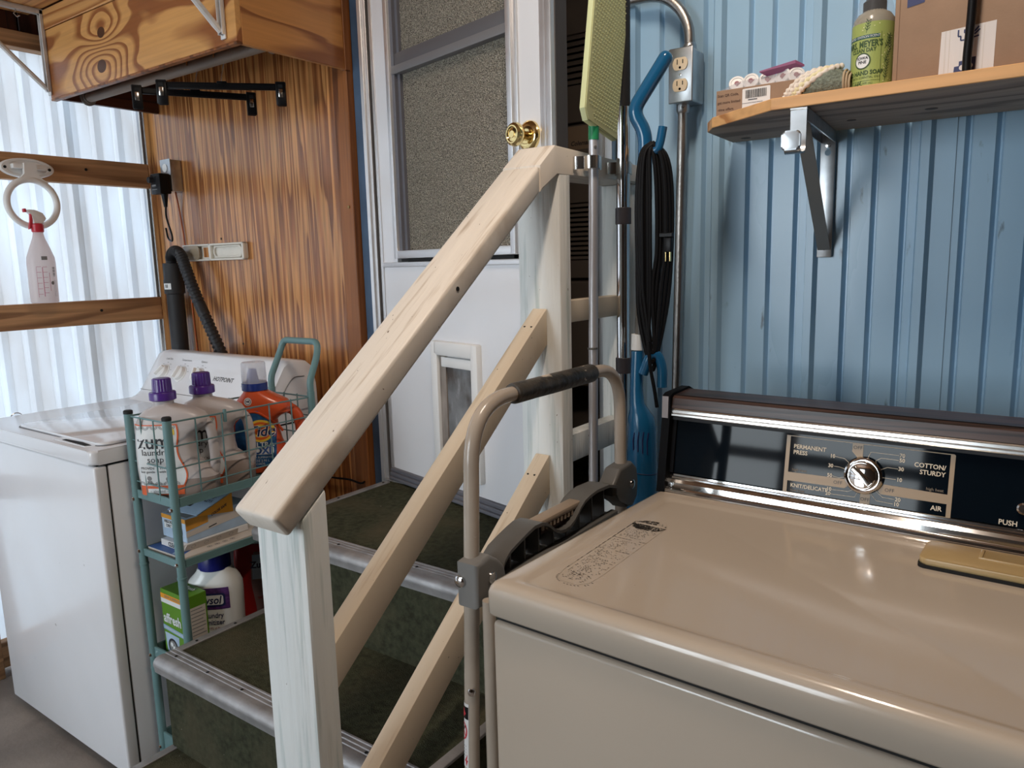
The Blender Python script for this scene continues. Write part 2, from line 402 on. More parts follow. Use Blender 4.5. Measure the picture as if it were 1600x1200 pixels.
FLOSSW = mat('white_spools', (.74,.72,.70), .4)
MAROON = mat('maroon_print', (.22,.03,.06), .45)
ORANGEW = mat('orange_wire', (.45,.10,.02), .45)
OUTLET = mat('ivory_outlet', (.72,.58,.40), .35)
DRKRED = mat('dark_red_print', (.28,.03,.03), .45)
REDS = mat('red_plastic', (.55,.03,.05), .35)
SPRAYB = mat('spray_bottle_plastic', (.84,.79,.79), .35)
_nt = SPRAYB.node_tree; _ts = _nt.nodes.new('ShaderNodeBsdfTranslucent'); _ts.inputs[0].default_value = (.95,.90,.90,1); _ms = _nt.nodes.new('ShaderNodeMixShader'); _ms.inputs[0].default_value = .55
_nt.links.new(_nt.nodes['Principled BSDF'].outputs[0], _ms.inputs[1]); _nt.links.new(_ts.outputs[0], _ms.inputs[2]); _nt.links.new(_ms.outputs[0], _nt.nodes['Material Output'].inputs[0])
PINKI = mat('pink_ink', (.62,.25,.33), .5)
PANELW = wood('varnished_panel', srgb(202,142,84), srgb(164,104,58), 'Z', rings=9, stretch=.03, scale=17, rough=.26, fine=.34, coat=.35, dark=srgb(128,76,42), sharp=.25, bump=.05)
TRIMW = wood('varnished_trim', srgb(150,92,46), srgb(104,58,26), 'Z', rings=4, stretch=.05, scale=10, rough=.4, fine=.3)
PLYF = wood('plywood_face', srgb(212,156,92), srgb(148,88,44), 'X', rings=6, stretch=.35, scale=4.2, rough=.42, fine=.12, coat=.15, sharp=.45,
            knots=(((.36,-.006,.142), .075, .62), ((.345,-.006,.048), .09, -.85)))
PLYE = wood('plywood_end', srgb(200,138,76), srgb(142,84,40), 'Y', rings=6, stretch=.13, scale=9, rough=.42, fine=.12, coat=.15)
PINEB = wood('pine_band', srgb(206,152,92), srgb(158,100,52), 'X', rings=8, stretch=.05, scale=10, rough=.45, fine=.15)
DOWEL = mat('grey_brown_dowel', (.20,.15,.11), .5, var=.15, vscale=20, vstretch=(.1,1,1))
DKWOOD = wood('dark_brown_boards', srgb(74,36,22), srgb(42,20,14), 'Z', rings=6, stretch=.1, scale=9, rough=.5)
DKWOODY = wood('dark_brown_panel', srgb(84,42,24), srgb(52,26,16), 'Y', rings=6, stretch=.1, scale=9, rough=.45)
GIRTW = wood('weathered_girt', srgb(186,142,100), srgb(146,106,72), 'Y', rings=6, stretch=.06, scale=8, rough=.65, fine=.25, knots=())
SHELFW = wood('shelf_board', srgb(214,164,110), srgb(178,122,74), 'X', rings=6, stretch=.08, scale=9, rough=.5, fine=.12)
SHELFU = wood('greyer_shelf_underside', srgb(176,152,130), srgb(126,104,86), 'X', rings=5, stretch=.12, scale=7, rough=.6, fine=.2)  # greyer, darker wood for the lower face of the same board
CEILW = wood('brown_ceiling_boards', srgb(168,118,76), srgb(120,80,48), 'Y', rings=5, stretch=.07, scale=6, rough=.6)
FURN = mat('brown_furnace_paint', (.155,.128,.108), .45)
FURNP = mat('tan_badge', (.36,.26,.18), .4)
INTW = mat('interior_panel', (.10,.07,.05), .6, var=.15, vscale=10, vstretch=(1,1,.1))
GROUND = mat('outside_gravel', (.42,.39,.35), .95, var=.2)
WHITEMET = mat('white_shelf_bracket', (.70,.68,.66), .35, var=.1, vscale=30)

# obscured pebble glass: facet sparkle painted in as light and dark colour noise
PEB, n, l, b = newmat('pebbled_glass')
b.inputs['Base Color'].default_value = (.30,.28,.23,1); b.inputs['Roughness'].default_value = .2; b.inputs['Transmission Weight'].default_value = .25; b.inputs['IOR'].default_value = 1.5
b.inputs['Specular IOR Level'].default_value = .8
tc = n.new('ShaderNodeTexCoord'); vc_ = n.new('ShaderNodeTexNoise'); vc_.inputs['Scale'].default_value = 420; vc_.inputs['Detail'].default_value = 1; l.new(tc.outputs['Object'], vc_.inputs['Vector'])
rp_ = n.new('ShaderNodeValToRGB'); l.new(vc_.outputs[0], rp_.inputs[0]); rp_.color_ramp.elements[0].position = .34; rp_.color_ramp.elements[0].color = (.12,.11,.09,1); rp_.color_ramp.elements[1].position = .70; rp_.color_ramp.elements[1].color = (.70,.64,.51,1); l.new(rp_.outputs[0], b.inputs['Base Color'])
vz = n.new('ShaderNodeTexVoronoi'); vz.inputs['Scale'].default_value = 260; l.new(tc.outputs['Object'], vz.inputs['Vector'])
bp = n.new('ShaderNodeBump'); bp.inputs['Strength'].default_value = 1.0; bp.inputs['Distance'].default_value = .006; l.new(vz.outputs['Distance'], bp.inputs['Height']); l.new(bp.outputs[0], b.inputs['Normal'])

# corrugated translucent fibreglass
FIBER, n, l, b = newmat('translucent_fibreglass'); o = n['Material Output']
b.inputs['Base Color'].default_value = (.80,.82,.84,1); b.inputs['Roughness'].default_value = .3
tr = n.new('ShaderNodeBsdfTranslucent'); tc = n.new('ShaderNodeTexCoord'); mp = n.new('ShaderNodeMapping'); mp.inputs['Scale'].default_value = (1,1,.25); l.new(tc.outputs['Object'], mp.inputs[0])
t = n.new('ShaderNodeTexNoise'); t.inputs['Scale'].default_value = 9; t.inputs['Detail'].default_value = 6; l.new(mp.outputs[0], t.inputs['Vector'])
rp = n.new('ShaderNodeValToRGB'); l.new(t.outputs[0], rp.inputs[0]); rp.color_ramp.elements[0].position = .3; rp.color_ramp.elements[0].color = (.90,.94,.97,1); rp.color_ramp.elements[1].position = .78; rp.color_ramp.elements[1].color = (.74,.72,.70,1)
l.new(rp.outputs[0], tr.inputs[0])
x = n.new('ShaderNodeMixShader'); x.inputs[0].default_value = .78; l.new(b.outputs[0], x.inputs[1]); l.new(tr.outputs[0], x.inputs[2]); l.new(x.outputs[0], o.inputs[0])

SASH = mat('dark_grey_sash', (.105,.10,.105), .5)
SASH2 = mat('grey_sash', (.17,.165,.17), .45)
CORDB = mat('black_rubber_cord', (.005,.005,.006), .5, spec=.25)
CAPB = mat('black_end_cap', (.004,.004,.005), .55, spec=.12)

# ================================================================= SETTING
YW = 1.64
build('floor', MB().box(-2.95, 2.3, -3.1, 1.72, -.06, 0), CONC, kind='structure', smooth=0)
ceil = build('ceiling', MB().box(-2.95, 2.3, -3.1, 1.72, 2.80, 2.86), CEILW, kind='structure', smooth=0)
for k in range(9):
    build('ceiling_board', MB().box(-2.95+k*.583+.004, -2.95+(k+1)*.583-.004, -3.1, 1.64, 2.785, 2.80, .002, 1), CEILW, ceil, smooth=0)

# back wall: body with the door opening, blue siding sheets to the right of the door
wb = build('wall_back', MB().box(-2.95, -1.676, 1.645, 1.73, 0, 2.8).box(-.90, 2.3, 1.652, 1.73, 0, 2.8).box(-1.676, -.90, 1.652, 1.73, 2.36, 2.8).box(-1.676, -.90, 1.652, 1.73, 0, .66), DKBLUE, kind='structure', smooth=0)
def siding_profile(x0, x1):
    pts = [(x0, 0.0)]
    ev = []
    for k in range(-4, 16):
        r = -.43+.2*k
        ev += [(r-.004, 0), (r, -.013), (r+.015, -.013), (r+.022, 0)]
        for g in (.075, .123, .176):
            ev += [(r+g-.007, 0), (r+g, .010), (r+g+.003, .010), (r+g+.006, 0)]
    pts += [e for e in ev if x0+.004 < e[0] < x1-.004]
    pts.append((x1, 0.0)); return pts
seams = [-.888, -.637, -.18, .277, .734, 1.191, 1.648, 2.3]
for i, (a, b_) in enumerate(zip(seams[:-1], seams[1:])):
    dy = -.0025 if i % 2 else 0
    pr_ = siding_profile(a, b_+(.006 if i % 2 else 0))
    poly = [(x, YW+y+dy) for x, y in pr_]+[(x, YW+y+dy+.0015) for x, y in reversed(pr_)]
    build('siding_sheet', MB().prism(poly, (0,0,0), (1,0,0), (0,1,0), (0,0,2.8)), BLUE, wb, smooth=20)
build('siding_sheet', MB().box(-1.735, -1.676, 1.636, 1.645, .6, 2.8), DKBLUE, wb, smooth=0)  # same blue siding, its shade put into the darker colour
build('wood_panel', MB().box(-2.87, -1.80, 1.625, 1.645, 0, 2.8), PANELW, wb, smooth=0)
build('panel_trim', MB().box(-1.80, -1.738, 1.612, 1.645, 0, 2.8, .002, 1), TRIMW, wb)
build('trim_screw', MB().cyl((-1.757, 1.612, 1.52), (-1.757, 1.609, 1.52), .004, n=10), BRASSD, wb)
for z in (1.452, 1.08):
    build('nail_hole', MB().cyl((-2.44 if z > 1.3 else -2.36, 1.6255, z), (-2.44 if z > 1.3 else -2.36, 1.624, z), .004, n=10), DARK, wb)
build('corner_strip', MB().box(-2.874, -2.838, 1.604, 1.626, 0, 2.0, .002, 1).box(-2.862, -2.852, 1.598, 1.606, 0, 2.0), CHROMEB, wb)

# left wall: corrugated translucent sheets, girts and header
wl = build('wall_left', MB().box(-2.96, -2.885, -3.1, 1.64, 2.125, 2.8), DKWOOD, kind='structure', smooth=0)
for k in range(12):
    build('wall_board', MB().box(-2.885, -2.872, 1.62-.40*(k+1)+.004, 1.62-.40*k, 2.135, 2.8, .002, 1), DKWOOD, wl, smooth=0)
def fiber(y0, y1, off):
    P = .0815; pts = []
    y = y0
    n_ = int(round((y1-y0)/P))
    for i in range(n_):
        b0 = y0+i*P
        pts += [(b0, 0), (b0+.014, -.016), (b0+.026, -.016), (b0+.040, 0), (b0+.054, -.003), (b0+.068, 0)]
    pts.append((y0+n_*P, 0))
    poly = [(-2.888+x+off, y) for y, x in pts]+[(-2.8865+x+off, y) for y, x in reversed(pts)]
    return MB().prism(poly, (0,0,0.03), (1,0,0), (0,1,0), (0,0,2.085))
y1 = 1.640; k = 0
while y1 > -2.9:
    y0 = y1-.0815*8 if k else 1.363
    nn = round((y1-y0)/.0815)
    build('fibreglass_sheet', fiber(y0-.02 if k == 0 else y0-.0, y1, .002*(k % 2)), FIBER, wl, smooth=25)
    y1 = y0; k += 1
build('header_beam', MB().box(-2.885, -2.835, -3.05, 1.62, 2.08, 2.132, .002, 1), GIRTW, wl, smooth=0)
for z0, z1 in ((1.655, 1.742), (1.159, 1.245), (.62, .706), (.02, .11)):
    g_ = build('girt', MB().box(-2.868, -2.830, -3.05, 1.600, z0, z1, .002, 1), GIRTW, wl, smooth=0)
    for y in (1.37, 0.77, .1):
        build('screw_head', MB().cyl((-2.830, y, (z0+z1)/2+.006), (-2.828, y, (z0+z1)/2+.006), .005, n=10), DARK, g_)
build('wall_post', MB().box(-2.885, -2.795, .82, .905, 0, .62, .003, 1), GIRTW, wl, smooth=0)
# right wall and front wall with an open doorway
wr = build('wall_right', MB().box(2.3, 2.38, -3.1, 1.73, 0, 2.8), INTW, kind='structure', smooth=0)
wf = build('wall_front', MB().box(-2.95, -2.75, -3.18, -3.1, 0, 2.8).box(-1.0, 2.3, -3.18, -3.1, 0, 2.8).box(-2.75, -1.0, -3.18, -3.1, 2.45, 2.8), INTW, kind='structure', smooth=0)
build('bay_post', MB().box(-1.95, -1.86, -3.18, -3.1, 0, 2.45), GIRTW, wf, smooth=0)
build('bay_girt', MB().box(-2.75, -1.0, -3.16, -3.12, 1.20, 1.29), GIRTW, wf, smooth=0)
build('ground', MB().box(-14, 12, -14, 9, -.14, -.061), GROUND, kind='structure', smooth=0)

# passage behind the open door: dark furnace front
fl = build('floor_passage', MB().box(-2.1, -.5, 1.70, 2.6, .60, .694), CARPET, kind='structure', smooth=0)
build('sill_board', MB().box(-1.66, -.905, 1.66, 1.86, .694, .700), DKWOODY, fl, smooth=0)
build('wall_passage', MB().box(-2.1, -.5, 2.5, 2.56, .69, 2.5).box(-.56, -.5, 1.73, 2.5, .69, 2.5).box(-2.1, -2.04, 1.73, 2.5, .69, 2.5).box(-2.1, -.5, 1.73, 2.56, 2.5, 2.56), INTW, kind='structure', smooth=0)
fr = root('furnace', (-1.3, 2.35, .695), 'dark brown furnace front with louvres inside the doorway', 'furnace')
build('cabinet', MB().box(-1.75, -.95, 2.215, 2.48, .92, 2.42).box(-1.75, -.95, 2.32, 2.48, .695, .92), FURN, fr, smooth=0)
def louvre_panel(z0, z1, lz0, lz1, nl):
    p_ = build('louvre_panel', MB().box(-1.70, -1.0, 2.203, 2.215, z0, lz0, .002, 1).box(-1.70, -1.0, 2.203, 2.215, lz1, z1, .002, 1).box(-1.70, -1.66, 2.203, 2.215, lz0, lz1).box(-1.04, -1.0, 2.203, 2.215, lz0, lz1), FURN, fr, smooth=0)
    build('louvre_gap', MB().box(-1.66, -1.04, 2.2135, 2.2148, lz0, lz1), DARK, p_, smooth=0)
    dz = (lz1-lz0)/nl
    for i in range(nl):
        z = lz0+i*dz
        build('louvre', MB().prism([(2.212, z+dz*.30), (2.200, z+dz*.16), (2.200, z+dz*.34), (2.211, z+dz*1.0)], (-1.66,0,0), (0,1,0), (0,0,1), (.62,0,0)), FURN, p_, smooth=0)
louvre_panel(1.785, 2.40, 1.90, 2.055, 8)
louvre_panel(1.285, 1.70, 1.345, 1.53, 12)
build('lower_panel', MB().box(-1.70, -1.0, 2.205, 2.215, .94, 1.270, .002, 1), FURN, fr, smooth=0)
bd = build('badge', MB().box(-1.345, -1.268, 2.2115, 2.215, 1.701, 1.738).box(-1.70, -1.0, 2.213, 2.2148, 1.701, 1.775), FURNP, fr, smooth=0)
lettering('Coleman', .020, plane_fn((-1.305, 2.211, 1.720), (1,0,0), (0,0,1)), INK, bd, bold=.0004, shear=.2)

# door frame and door
d1 = build('door_1', MB().box(-1.682, -1.668, 1.612, 1.655, .66, 2.36, .001, 1).box(-1.668, -1.655, 1.618, 1.655, .66, 2.36, .001, 1)
           .box(-.905, -.892, 1.612, 1.70, .66, 2.36, .001, 1).box(-.892, -.872, 1.622, 1.655, .66, 2.36, .001, 1).box(-1.682, -.872, 1.612, 1.655, 2.34, 2.36), ALUM, kind='structure')
build('caulk_edge', MB().tube([(-1.684, 1.622, .7+.02*i) for i in range(82)], [.0028+.0016*rnd.random() for i in range(82)], 6), WPLAST, d1)
build('threshold', MB().box(-1.66, -.90, 1.60, 1.70, .66, .692), ALUMD, d1, smooth=0)
AD = math.radians(13.3); DD = Vector((math.cos(AD), -math.sin(AD), 0)); NN = Vector((-math.sin(AD), -math.cos(AD), 0)); DP = Vector((-1.645, 1.625, 0))
MD = Matrix(((DD.x, -NN.x, 0, DP.x), (DD.y, -NN.y, 0, DP.y), (0, 0, 1, 0), (0, 0, 0, 1)))
def dpt(t, z, n=0): return DP+DD*t+NN*n+Vector((0,0,z))
def dfn(t0, z0, n): return lambda a, b: dpt(t0+a, z0+b, n)
lf = root('door_leaf', tuple(dpt(0, .69)), 'white mobile home door standing ajar with pebbled window and pet flap', 'door')
dbox = lambda mb, a, b_, n0, n1, z0, z1, bev=0: mb.box(a, b_, -n1, -n0, z0, z1, bev, 2, MD)
skin = MB()
dbox(skin, .012, .088, -.035, 0, .70, 2.33); dbox(skin, .618, .70, -.035, 0, .70, 2.33); dbox(skin, .088, .618, -.035, 0, .70, 1.345); dbox(skin, .088, .618, -.035, 0, 2.25, 2.33)
build('door_skin', skin, DOORW, lf, smooth=0)
sk = MB(); dbox(sk, .0, .014, -.036, .004, .70, 2.33, .001); dbox(sk, .70, .712, -.036, .002, .70, 2.33, .001); dbox(sk, .712, .726, -.036, .008, .70, 2.33, .002); dbox(sk, .726, .745, -.03, .011, .70, 2.33, .002)
build('edge_moulding', sk, ALUM, lf)
wfm = MB()
dbox(wfm, .084, .102, -.03, .009, 1.362, 2.27, .002); dbox(wfm, .598, .616, -.03, .012, 1.362, 2.27, .002); dbox(wfm, .616, .630, -.03, .006, 1.362, 2.27, .002); dbox(wfm, .102, .598, -.03, .010, 1.362, 1.384, .002); dbox(wfm, .102, .598, -.03, .010, 2.24, 2.27, .002)
wd_ = MB(); dbox(wd_, .7455, .7475, -.036, -.002, .70, 2.33); build('weather_strip', wd_, mat('dark_door_edge', (.05,.045,.045), .6), lf, smooth=0)
wn = build('window_frame', wfm, ALUM, lf)
wl2 = MB(); dbox(wl2, .014, .70, -.02, .006, 1.338, 1.352, .002); build('window_ledge', wl2, ALUM, lf)
gp = MB(); dbox(gp, .11, .60, -.01, .0012, 1.353, 1.361); build('ledge_gap', gp, DARK, lf, smooth=0)
for z0, z1 in ((1.384, 1.868), (1.912, 2.245)):
    g = MB(); dbox(g, .10, .60, -.024, -.019, z0, z1); build('glass_pane', g, PEB, lf, smooth=0)
rl = MB(); dbox(rl, .102, .598, -.03, -.002, 1.884, 1.916, .002); build('sash_rail', rl, SASH, lf)
rl = MB(); dbox(rl, .102, .598, -.03, .002, 1.862, 1.884, .002); build('sash_rail', rl, SASH2, lf)
ss = MB(); dbox(ss, .102, .116, -.03, .0, 1.384, 2.245); dbox(ss, .116, .128, -.03, -.010, 1.384, 2.245); build('glazing_bead', ss, GREYRUB, lf, smooth=0)
sw = MB()
for z0, z1, n_ in ((.716, .728, .010), (.703, .716, .014), (.692, .703, .018)): dbox(sw, .005, .742, -.03, n_, z0, z1, .003)
build('bottom_sweep', sw, GREYRUB, lf)
# pet flap
pf = MB(); dbox(pf, .255, .286, -.005, .018, .766, 1.137, .006); dbox(pf, .433, .462, -.005, .018, .766, 1.137, .006); dbox(pf, .270, .446, -.005, .018, 1.098, 1.137, .006); dbox(pf, .270, .446, -.005, .018, .766, .80, .006)
pt = build('pet_flap_frame', pf, WPLAST, lf)
FLAP = mat('dirty_grey_flap', (.21,.215,.22), .35, var=.35, vscale=14, spots=[((.085,.07,.062), 16, .48, .62, (1,1,.55)), ((.34,.34,.35), 40, .60, .7, (1,1,.3))])
fp = MB(); dbox(fp, .284, .436, .001, .004, .79, 1.085); build('flap', fp, FLAP, pt)
fp = MB(); dbox(fp, .284, .314, .001, .008, .79, 1.10); build('flap_side_rail', fp, mat('dirty_grey_rail', (.27,.23,.20), .5, var=.5, vscale=26, vstretch=(1,1,.3)), pt)
fp = MB(); dbox(fp, .298, .436, .004, .012, 1.068, 1.095, .002); build('flap_top_bar', fp, WPLAST, pt)
# knob
ko = dpt(.663, 1.624)
kb = build('knob_rose', MB().lathe([(.0, .012), (.010, .012), (.022, .0135), (.030, .010), (.0335, .006), (.034, 0)], ko, NN, 36, ref=(0,0,1)), BRASS, lf)
build('knob', MB().lathe([(.0095, .010), (.0095, .022), (.013, .030), (.021, .034), (.0255, .041), (.0262, .046), (.0245, .052), (.0195, .0555), (.017, .0555), (.015, .053), (.008, .054), (.0075, .0555), (0, .0555)], ko, NN, 36, ref=(0,0,1)), BRASS, kb)
kq = dpt(.69, 1.60, -.035)
build('inner_knob', MB().lathe([(.032, 0), (.031, .006), (.012, .010), (.010, .022), (.022, .034), (.025, .046), (.018, .056), (0, .058)], dpt(.663, 1.624, -.035), -NN, 24, ref=(0,0,1)), BRASSD, kb)

# ---------------------------------------------------------------- carpeted porch steps
st = root('porch_steps', (-1.24, 1.1, 0), 'green carpeted porch steps with metal nosings leading up to the white door', 'steps')
XL, XR = -1.640, -.835
NOSE = [(0, 0), (.058, 0), (.058, -.004), (.050, -.004), (.050, 0.0022), (.044, .0022), (.043, .0007), (.038, .0007), (.037, .0022), (.031, .0022), (.030, .0007), (.026, .0007), (.025, .0022), (.019, .0022), (.018, .0007), (.013, .0007), (.012, .0025)]
def nosing(y_in, z, x0, x1):
    # cross-section in (y,z): ribbed top plate and a rounded lip turning down over the riser
    out = [(.054, .003), (.050, .003), (.0485, .0012), (.045, .0012), (.0435, .003), (.039, .003), (.0375, .0012), (.034, .0012), (.0325, .003), (.028, .003), (.0265, .0012), (.023, .0012), (.0215, .003), (.014, .003)]
    out += [(.012-.017*math.sin(t)+0.0, -.014+.017*math.cos(t)) for t in [pi*.08*i for i in range(0, 9)]]
    out += [(-.002, -.033), (.004, -.036), (.010, -.036), (.010, -.002), (.054, -.001)]
    yb = y_in-.040
    return MB().prism([(yb+a, z+b_) for a, b_ in out], (x0,0,0), (0,1,0), (0,0,1), (x1-x0,0,0))
lev = [(.225, .560, .87), (.458, .868, 1.16), (.688, 1.155, 1.590)]
NOTCH = [(.612,.664), (1.267,1.313)]
zb = 0
for z, yin, yend in lev:
    yf = yin-.020
    y1s = yend+(.02 if z > .6 else .03)
    foot = [(XL,yf), (XR,yf)]
    for a, b_ in NOTCH:
        if yf < a and b_ < y1s: foot += [(XR,a), (-.9025,a), (-.9025,b_), (XR,b_)]
    foot += [(XR,y1s), (XL,y1s)] if y1s < 1.60 else [(-.9025,1.582), (-.9025,y1s), (XL,y1s)]
    if y1s >= 1.60: foot = foot[:-3]+[(XR,1.582)]+foot[-3:]
    s_ = build('carpeted_step', MB().prism(foot, (0,0,zb), (1,0,0), (0,1,0), (0,0,z-zb)), CARPET, st, smooth=0)
    nz_ = build('nosing', nosing(yin, z, XL-.004, XR+.004), ALUMD, s_, smooth=40)
    for xx in [XL+.035+.126*i for i in range(7)]:
        build('nosing_screw', MB().cyl((xx, yin-.009, z+.0015), (xx, yin-.009, z+.004), .0035, n=8), DARK, s_)
    for x0, ya, yb in ((XL-.004, yin+.012, yend), (XR-.016, (yin+.012 if z > .3 else .67), (yend if z < .6 else 1.26))):
        et = build('edge_trim', MB().box(x0, x0+.022, ya, yb, z-.004, z+.0035, .001, 1), ALUMD, s_)
    for i in range(3):
        yy = yin+.06+(yend-yin-.08)*i/2
        build('trim_screw', MB().cyl((XL+.008, yy, z+.003), (XL+.008, yy, z+.0048), .0035, n=8), DARK, s_)
    zb = z-.0

# ---------------------------------------------------------------- handrail
hr = root('handrail', (-.848, 1.1, 0), 'cream painted timber handrail rising beside the carpeted steps', 'handrail')
S = .778; XA, XB = -.885, -.797
def rz(y): return 1.026+S*(y-.57)
def sloped(x0, x1, ya, yb, ztop, vth, bev, endsq=False):
    """board following the slope; ztop(y) its top edge, vth its vertical thickness"""
    k_ = S/(1+S*S)*vth  # square-cut ends
    ya2, yb2 = (ya+k_, yb+k_) if endsq else (ya, yb)
    za, zbb = ztop(ya), ztop(yb)
    return MB().hexa([(x0, ya2, za-vth+(S*k_ if endsq else 0)), (x1, ya2, za-vth+(S*k_ if endsq else 0)), (x1, yb2, zbb-vth+(S*k_ if endsq else 0)), (x0, yb2, zbb-vth+(S*k_ if endsq else 0))],
                     [(x0, ya, za), (x1, ya, za), (x1, yb, zbb), (x0, yb, zbb)], bev, 2)
_k = S/(1+S*S)*.0505
build('top_rail', MB().hexa([(XA,.57+_k,rz(.57)-.0505+S*_k), (XB,.57+_k,rz(.57)-.0505+S*_k), (XB,1.205,rz(1.205)-.0505), (XA,1.205,rz(1.205)-.0505)], [(XA,.57,rz(.57)), (XB,.57,rz(.57)), (XB,1.205,rz(1.205)), (XA,1.205,rz(1.205))], .007, 3), PAINTW, hr)
# the last piece under the mitre, then the level cap to the wall
mb = MB().prism([(1.2055, rz(1.2055)), (1.258, rz(1.258)), (1.618, 1.553), (1.618, 1.513), (1.262, 1.513), (1.2055, rz(1.2055)-.0495)], (XA,0,0), (0,1,0), (0,0,1), (XB-XA,0,0), .004, 2)
build('level_cap', mb, PAINTW, hr)
build('newel_post', MB().hexa([(-.900,.616,0),(-.797,.616,0),(-.797,.660,0),(-.900,.660,0)], [(-.900,.616,rz(.616)-.05),(-.797,.616,rz(.616)-.05),(-.797,.660,rz(.660)-.05),(-.900,.660,rz(.660)-.05)], .005), PAINTG, hr)
build('landing_post', MB().hexa([(-.897,1.270,.0),(-.797,1.270,.0),(-.797,1.310,.0),(-.897,1.310,.0)], [(-.897,1.270,1.510),(-.797,1.270,1.510),(-.797,1.310,1.512),(-.897,1.310,1.512)], .003), PAINTG, hr)
build('wall_post', MB().box(-.880, -.808, 1.586, 1.618, .30, 1.512, .002), PAINTG, hr)
mid = lambda y: 1.253+S*(y-1.27)
m1 = build('middle_rail', sloped(-.863, -.829, .662, 1.268, mid, .072, .002), RAILW, hr)
low = lambda y: .953+S*(y-1.27)
m2 = build('lower_rail', sloped(-.863, -.829, .662, 1.268, low, .080, .002), RAILW, hr)
for ztop, r_ in ((mid, m1), (low, m2)):
    for dx in (-.008, .008):
        build('nail_head', MB().cyl((-.846+dx, 1.225, ztop(1.225)-.001), (-.846+dx, 1.225, ztop(1.225)+.0012), .0022, n=8), DARK, r_)
build('nail_hole', MB().cyl((XB, .955, rz(.955)-.022), (XB+.0008, .955, rz(.955)-.022), .004, n=10), DARK, hr)
build('level_rail', MB().box(-.863, -.829, 1.31, 1.586, 1.216, 1.262, .002), RAILW, hr)
build('level_rail', MB().box(-.863, -.829, 1.31, 1.586, .915, .975, .002), PAINTG, hr)

# ================================================================= OVERHEAD SHELF BOX, ROD, HANGERS
ov = root('overhead_shelf_box', (-2.25, 1.45, 1.91), 'knotty plywood shelf box hung high over the washer with white brackets', 'shelf')
build('front_board', MB().box(-2.757, -1.737, 1.249, 1.266, 1.914, 2.126, .001, 1), PLYF, ov, smooth=0, org=(-2.757, 1.249, 1.914))
build('front_board', MB().box(-2.757, -1.737, 1.245, 1.266, 2.128, 2.187, .0015, 1), PINEB, ov, smooth=0)
build('edge_strip', MB().box(-2.757, -1.737, 1.248, 1.266, 1.908, 1.914, .001, 1), TRIMW, ov, smooth=0)
build('end_board', MB().box(-1.752, -1.736, 1.266, 1.606, 1.910, 2.45, .001, 1), PLYE, ov, smooth=0)
build('end_strip', MB().box(-1.752, -1.732, 1.606, 1.624, 1.908, 2.45, .001, 1), TRIMW, ov, smooth=0)
build('end_board', MB().box(-2.775, -2.758, 1.266, 1.622, 1.918, 2.20, .001, 1), DKWOODY, ov, smooth=0)
build('shelf_board', MB().box(-2.84, -1.74, .72, 1.244, 2.190, 2.210, .002, 1), PINEB, ov, smooth=0)
build('shelf_board', MB().box(-2.757, -1.752, 1.266, 1.622, 2.14, 2.158, .001, 1), DKWOODY, ov, smooth=0)
for x in (-2.753, -1.786):
    bk = build('shelf_bracket', MB().box(x-.010, x+.010, 1.243, 1.2475, 1.925, 2.186, .001, 1).box(x-.010, x-.007, 1.236, 1.245, 1.935, 2.186).box(x+.007, x+.010, 1.236, 1.245, 1.935, 2.186)
          .box(x-.010, x+.010, .95, 1.2475, 2.184, 2.189, .001, 1).box(x-.010, x-.007, .95, 1.245, 2.174, 2.186).box(x+.007, x+.010, .95, 1.245, 2.174, 2.186), WHITEMET, ov)
    build('brace', MB().tube([(x, 1.237, 1.942), (x, 1.222, 1.956), (x, .985, 2.178)], [.007, .0085, .008], 8), WHITEMET, bk)
    for z in (1.938, 2.150):
        build('screw', MB().lathe([(0, .0035), (.004, .003), (.005, 0)], (x, 1.2375 if z < 2 else 1.243, z), (0,-1,0), 10), SCREW, bk)
build('cup_hook', MB().tube([(-2.753, 1.17, 2.19), (-2.753, 1.17, 2.170), (-2.753, 1.163, 2.160), (-2.753, 1.172, 2.152), (-2.753, 1.180, 2.158)], .002, 6), SCREW, ov)
RODY, RODZ = 1.368, 1.936
rod = root('closet_rod', (-2.25, RODY, RODZ), 'round grey brown hanging rod under the plywood shelf box', 'rod')
build('dowel', MB().cyl((-2.757, RODY, RODZ), (-1.753, RODY, RODZ), .0165, n=24), DOWEL, rod)
for x, s in ((-2.757, 1), (-1.753, -1)):
    build('rod_socket', MB().lathe([(.027, 0), (.027, .004), (.0195, .006), (.0195, .014), (.0168, .014)], (x, RODY, RODZ), (s,0,0), 24), GREYM, rod)

